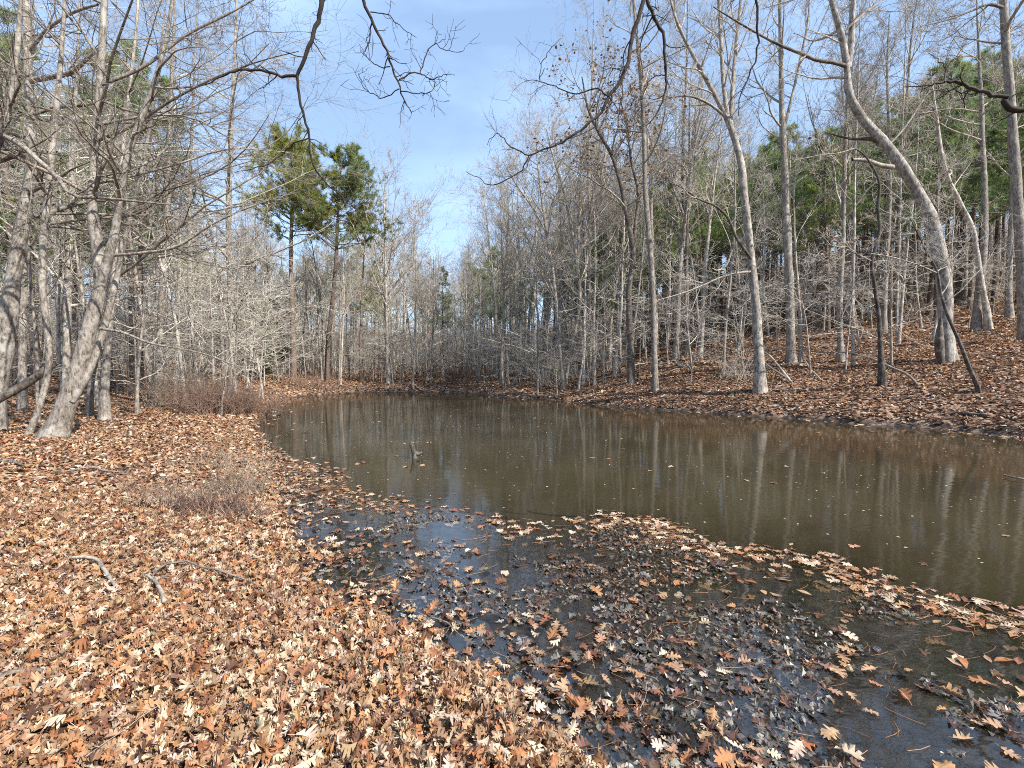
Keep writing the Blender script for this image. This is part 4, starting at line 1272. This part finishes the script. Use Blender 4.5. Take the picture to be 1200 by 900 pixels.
bough("short dark bough hanging in a hook beside the long sweeping bough",
      [([(752, -40), (758, 0), (768, 22), (776, 38), (779, 55), (779, 80), (781, 100), (776, 120), (766, 138), (757, 147)], [6, 5.5, 5, 4.8, 4.4, 4, 3.4, 2.8, 2, 1]),
       ([(779, 88), (768, 90), (760, 96), (756, 105)], [1.8, 1.6, 1.2, 0.8])], 5.4, 504, 0.3)
bough("thin dark hanging bough with a hooked tip in front of the fanned lichen spotted tree",
      [([(886, -50), (887, 0), (888, 30), (888, 58), (880, 85), (870, 105), (866, 122), (865, 136)], [4, 3.8, 3.4, 3, 2.6, 2.2, 1.8, 1])], 6.0, 505, 0.3)
bough("thick black crooked bough with a broken knuckle reaching in from the right edge",
      [([(1260, 140), (1225, 134), (1200, 129), (1185, 127), (1178, 118), (1180, 113)], [13, 12, 10, 9, 9, 7]),
       ([(1182, 114), (1168, 112), (1157, 110), (1147, 106), (1137, 103), (1122, 97), (1106, 96), (1090, 100), (1074, 101), (1058, 102)], [6, 6, 5.5, 5.5, 5, 4, 3, 2.4, 1.8, 1]),
       ([(1107, 96), (1109, 86), (1104, 75), (1095, 67), (1088, 62)], [2.4, 2.2, 1.8, 1.4, 0.8]),
       ([(1140, 104), (1128, 108), (1112, 105), (1100, 106)], [2.4, 2, 1.6, 1])], 3.2, 506, 0.25)


# ------------------------------------------------------------------ brush, fallen wood, sticks
def lying(name, label, cat, pts, wd, lift=0.5, mat='wood', sink=0.0, subs=(), group=None, K=20, h=None):
    """a stick or log lying along the ground under the given photo pixels"""
    G = np.array([ground_at(px, py) for px, py in pts])
    d = G[:, 1].mean()
    P = resample(G, K)
    R = radii(wd, d, K)
    P[:, 2] = np.maximum(terrain(P[:, 0], P[:, 1]), 0) + R * lift + (0.055 if d < 7 else 0.03)
    if h is not None:
        P[:, 2] += np.interp(np.linspace(0, 1, K), np.linspace(0, 1, len(h)), h)
    rg = np.random.default_rng(len(label) + K)
    R = R * (1 + rg.normal(0, 0.07, K))
    o = P[K // 2].copy()
    Pe = np.concatenate([P[:1], P, P[-1:]]); Re = np.concatenate([[0.0005], R, [0.0005]])
    g = Geo().tube(Pe[None], Re[None], 9)
    me = g.mesh(name, M[mat], True, o)
    if not subs:
        return tag(link(name, me, None, o), label, cat, group)
    root = thing(name, o, label, cat, group)
    link("shaft", me, root)
    for nm, sp_, sw_, hh in subs:
        G2 = np.array([ground_at(px, py) for px, py in sp_])
        P2 = resample(G2, 10)
        R2 = radii(sw_, d, 10)
        P2[:, 2] = np.maximum(terrain(P2[:, 0], P2[:, 1]), 0) + R2 * 0.6 + (0.055 if d < 7 else 0.03) + np.linspace(hh[0], hh[1], 10)
        link(nm, Geo().tube(P2[None], R2[None], 6).mesh(nm, M[mat], True, o), root)
    return root


lying("fallen_stick", "short thick bent stick lying on the near leaves at left", "stick", [(82, 663), (98, 662), (112, 664), (120, 675), (128, 687), (136, 698)], [5, 5.5, 6, 6, 5.5, 4])
lying("fallen_branch", "forked slender branch arching over the near leaves, thick butt toward the viewer", "branch", [(193, 717), (187, 700), (178, 688), (170, 683)], [6, 6, 5, 4],
      subs=[("side_branch", [(178, 686), (195, 675), (212, 670), (240, 678), (280, 688), (310, 702), (335, 720)], [5, 4.5, 4, 3.2, 2.6, 2, 1.2], (0.03, 0.0))])
lying("fallen_stick", "grey stick half buried in leaves at the bottom left corner", "stick", [(-20, 812), (0, 806), (25, 801), (50, 800)], [8, 8, 7, 5])
lying("fallen_stick", "long thin pale stick on the leaves below the leaning forked tree", "stick", [(62, 558), (85, 556), (105, 553), (125, 557), (150, 558)], [2, 3, 3.4, 2.5, 1.5])
lying("fallen_stick", "dark stick on the leaves left of the leaning forked tree's foot", "stick", [(-10, 546), (5, 543), (20, 546), (32, 550)], [4, 4.5, 4, 2.5], mat='dark')
lying("thin_twig", "thin pale twig crossing the edge of the leaves beside a small blue puddle", "twig", [(488, 727), (505, 735), (524, 742), (532, 750), (541, 759)], [1.4, 1.6, 1.8, 1.8, 1.4], lift=2.5)
lying("thin_twig", "thin upright brown twig curving through the near leaves left of the puddle", "twig", [(462, 760), (469, 775), (473, 790), (476, 806)], [1.4, 1.8, 1.8, 1.4], lift=2.5)
lying("rotting_log", "dark rotting log on the wet edge of the right bank", "log", [(1106, 488), (1120, 487), (1138, 488), (1156, 489)], [4, 5, 5, 3.5], mat='dark')
lying("fallen_stick", "pale stick by the waterline at the right edge", "stick", [(1186, 494), (1192, 489), (1200, 484), (1210, 479)], [2, 2.5, 2.5, 2])
lying("floating_stick", "pale stick floating in the pond at the right edge", "stick", [(1176, 559), (1186, 562), (1198, 564), (1212, 565)], [2, 2.6, 2.6, 2])
lying("fallen_limb", "long pale fallen limb propped above the leaves of the right bank", "branch", [(1076, 454), (1060, 447), (1037, 441), (1020, 437), (999, 434)], [3, 4, 4.2, 4, 3.6], h=[0.02, 0.15, 0.35, 0.5, 0.6],
      subs=[("side_branch", [(999, 434), (975, 432), (950, 431), (925, 430), (898, 430)], [3.6, 3.2, 3, 2.4, 1.2], (0.6, 0.75))])
lying("fallen_treetop", "grey fallen treetop with curved arms at the foot of the lichen spotted tree", "branch", [(928, 450), (914, 442), (902, 436), (893, 432)], [3.5, 3.5, 3, 2], mat='beech', h=[0.0, 0.3, 0.6, 0.8],
      subs=[("side_branch", [(925, 449), (905, 443), (888, 438), (870, 436)], [3, 2.6, 2, 1], (0.05, 1.0)), ("side_branch", [(910, 442), (895, 440), (880, 441), (866, 440)], [2.4, 2, 1.6, 1], (0.3, 0.45))])
lying("fallen_stick", "thin pale bent stick on the slope right of the lichen spotted tree", "stick", [(962, 447), (950, 440), (938, 430)], [2, 2.2, 1.6], h=[0, 0.2, 0.5], mat='beech')

# leaning log at the left edge
G0, G1 = at(-30, 482, 9.6), at(64, 425, 10.6)
Pl = resample([G0, at(0, 466, 9.9), at(30, 450, 10.2), G1], 12)
o = Pl[5].copy()
tag(link("leaning_log", Geo().tube(Pl[None], radii([15, 14, 13, 11], 10, 12)[None], 10).mesh("leaning_log", M['dark'], True, o), None, o), "dark fallen log propped at a slant against the thin crooked tree at the left edge", "log")

# snag standing in the pond
sp0 = np.array([*on_zero(486, 537), -0.25])
P = np.array([sp0, at(486, 534, sp0[1]), at(484, 526, sp0[1]), at(481, 520, sp0[1])])
P2 = np.array([at(485, 530, sp0[1]), at(490, 532, sp0[1]), at(495, 530, sp0[1])])
g = Geo().tube(resample(P, 8)[None], radii([11, 10, 9, 5], sp0[1], 8)[None], 8)
g2 = Geo().tube(resample(P2, 6)[None], radii([8, 7, 4], sp0[1], 6)[None], 6)
o = P[1].copy()
r_ = thing("snag", o, "small forked dead snag poking out of the open pond water", "stick")
link("stem", g.mesh("stem", M['dark'], True, o), r_)
link("prong", g2.mesh("prong", M['dark'], True, o), r_)


def brush(name, label, px, py, wx_, wy_, h, n, mat, seed, rmin=0.003, twigs=4, group=None, lean=0.5):
    rg = np.random.default_rng(seed)
    c = ground_at(px, py)
    a = rg.random(n) * 6.28; q = np.sqrt(rg.random(n))
    bx, by = c[0] + np.cos(a) * q * wx_, c[1] + np.sin(a) * q * wy_
    bz = np.maximum(terrain(bx, by), 0) - 0.02
    d = unit(np.stack([rg.normal(0, lean, n), rg.normal(0, lean, n), np.ones(n)], 1))
    ln = h * (0.45 + 0.75 * rg.random(n))
    P = np.zeros((n, 7, 3)); P[:, 0] = np.stack([bx, by, bz], 1)
    for k in range(1, 7):
        P[:, k] = P[:, k - 1] + d * (ln / 6)[:, None]
        d = unit(d + rg.normal(0, 0.16, d.shape))
    R = np.linspace(1.6, 0.6, 7)[None] * rmin * (0.8 + 0.6 * rg.random((n, 1)))
    gs, gt = Geo().tube(P, R, 4), Geo()
    P1, R1 = shoots(rg, P, R, twigs, 0.25, 1.0, (25, 60), 0.45, 5, 0.8, 0.03, 0.18, 0.6, rmin * 0.7)
    gt.tube(P1, R1, 3)
    P2, R2 = shoots(rg, P1, R1, 2, 0.2, 1.0, (25, 60), 0.5, 3, 0.8, 0.03, 0.15, 0.6, rmin * 0.6)
    gt.tube(P2, R2, 3)
    root = thing(name, c, label, "shrub", group)
    link("stems", gs.mesh("stems", M[mat], True, c), root)
    link("twigs", gt.mesh("twigs", M[mat], True, c), root)


brush("brush_shrub", "low red brown leafless shrub at the pond's left corner, nearest the water", 288, 484, 1.1, 0.8, 0.8, 190, 'twig_red', 601, 0.005)
brush("brush_shrub", "broad brown leafless shrub in the middle of the brush on the left bank", 250, 485, 1.3, 1.0, 1.1, 210, 'twig_red', 602, 0.005)
brush("brush_shrub", "olive tinged leafless shrub at the landward end of the brush", 212, 478, 1.2, 1.1, 1.4, 170, 'stalk', 603, 0.005)
brush("dead_weeds", "low matted tangle of dead brown weed stalks on the leaf bank, dark underneath, nearest the viewer", 250, 604, 0.50, 0.26, 0.28, 170, 'twig_red', 604, 0.003, 3, lean=0.8)
brush("dead_weeds", "clump of dead red brown stalks with a pale broken stick in it, left of the matted tangle", 205, 592, 0.40, 0.32, 0.32, 85, 'stalk', 614, 0.003, 2, lean=0.7)
brush("dead_weeds", "upright pale and brown dead stalks behind the matted tangle, closest to the water", 278, 580, 0.42, 0.42, 0.38, 100, 'stalk', 605, 0.003, 2, lean=0.45)
brush("dead_weeds", "sparse thin dead weed stalks between the matted tangle and the brush", 262, 548, 0.75, 0.7, 0.34, 100, 'stalk', 615, 0.0028, 2, lean=0.5)
brush("dead_weeds", "single clump of upright brown stalks left of the weed tangle", 160, 582, 0.12, 0.1, 0.32, 22, 'twig_red', 606, 0.0022, 2)
brush("brush_shrub", "grey leafless shrub hanging over the undercut bank below the fan topped tree", 645, 452, 1.6, 1.1, 1.8, 60, 'twig', 607, 0.006, 4)
brush("brush_shrub", "twiggy grey bush around the fallen treetop under the lichen spotted tree", 862, 445, 0.9, 0.7, 1.3, 34, 'twig_pale', 609, 0.005, 4)
brush("brush_shrub", "red brown shrub on the leaf slope left of the waterline tree", 705, 440, 1.5, 1.2, 1.2, 50, 'twig_red', 610, 0.005, 4)
brush("brush_shrub", "brown shrub at the far bank below the slanting trees", 540, 449, 1.8, 1.0, 1.4, 90, 'twig_red', 611, 0.007, 4)
brush("brush_shrub", "brown shrub on the far bank under the tall pines", 362, 455, 1.8, 0.8, 1.0, 90, 'twig_red', 612, 0.006, 4)
print("verts", sum(len(o.data.vertices) for o in scene.objects if o.type == 'MESH' and o.data.users >= 1 and not o.parent), "objects", len(scene.objects))
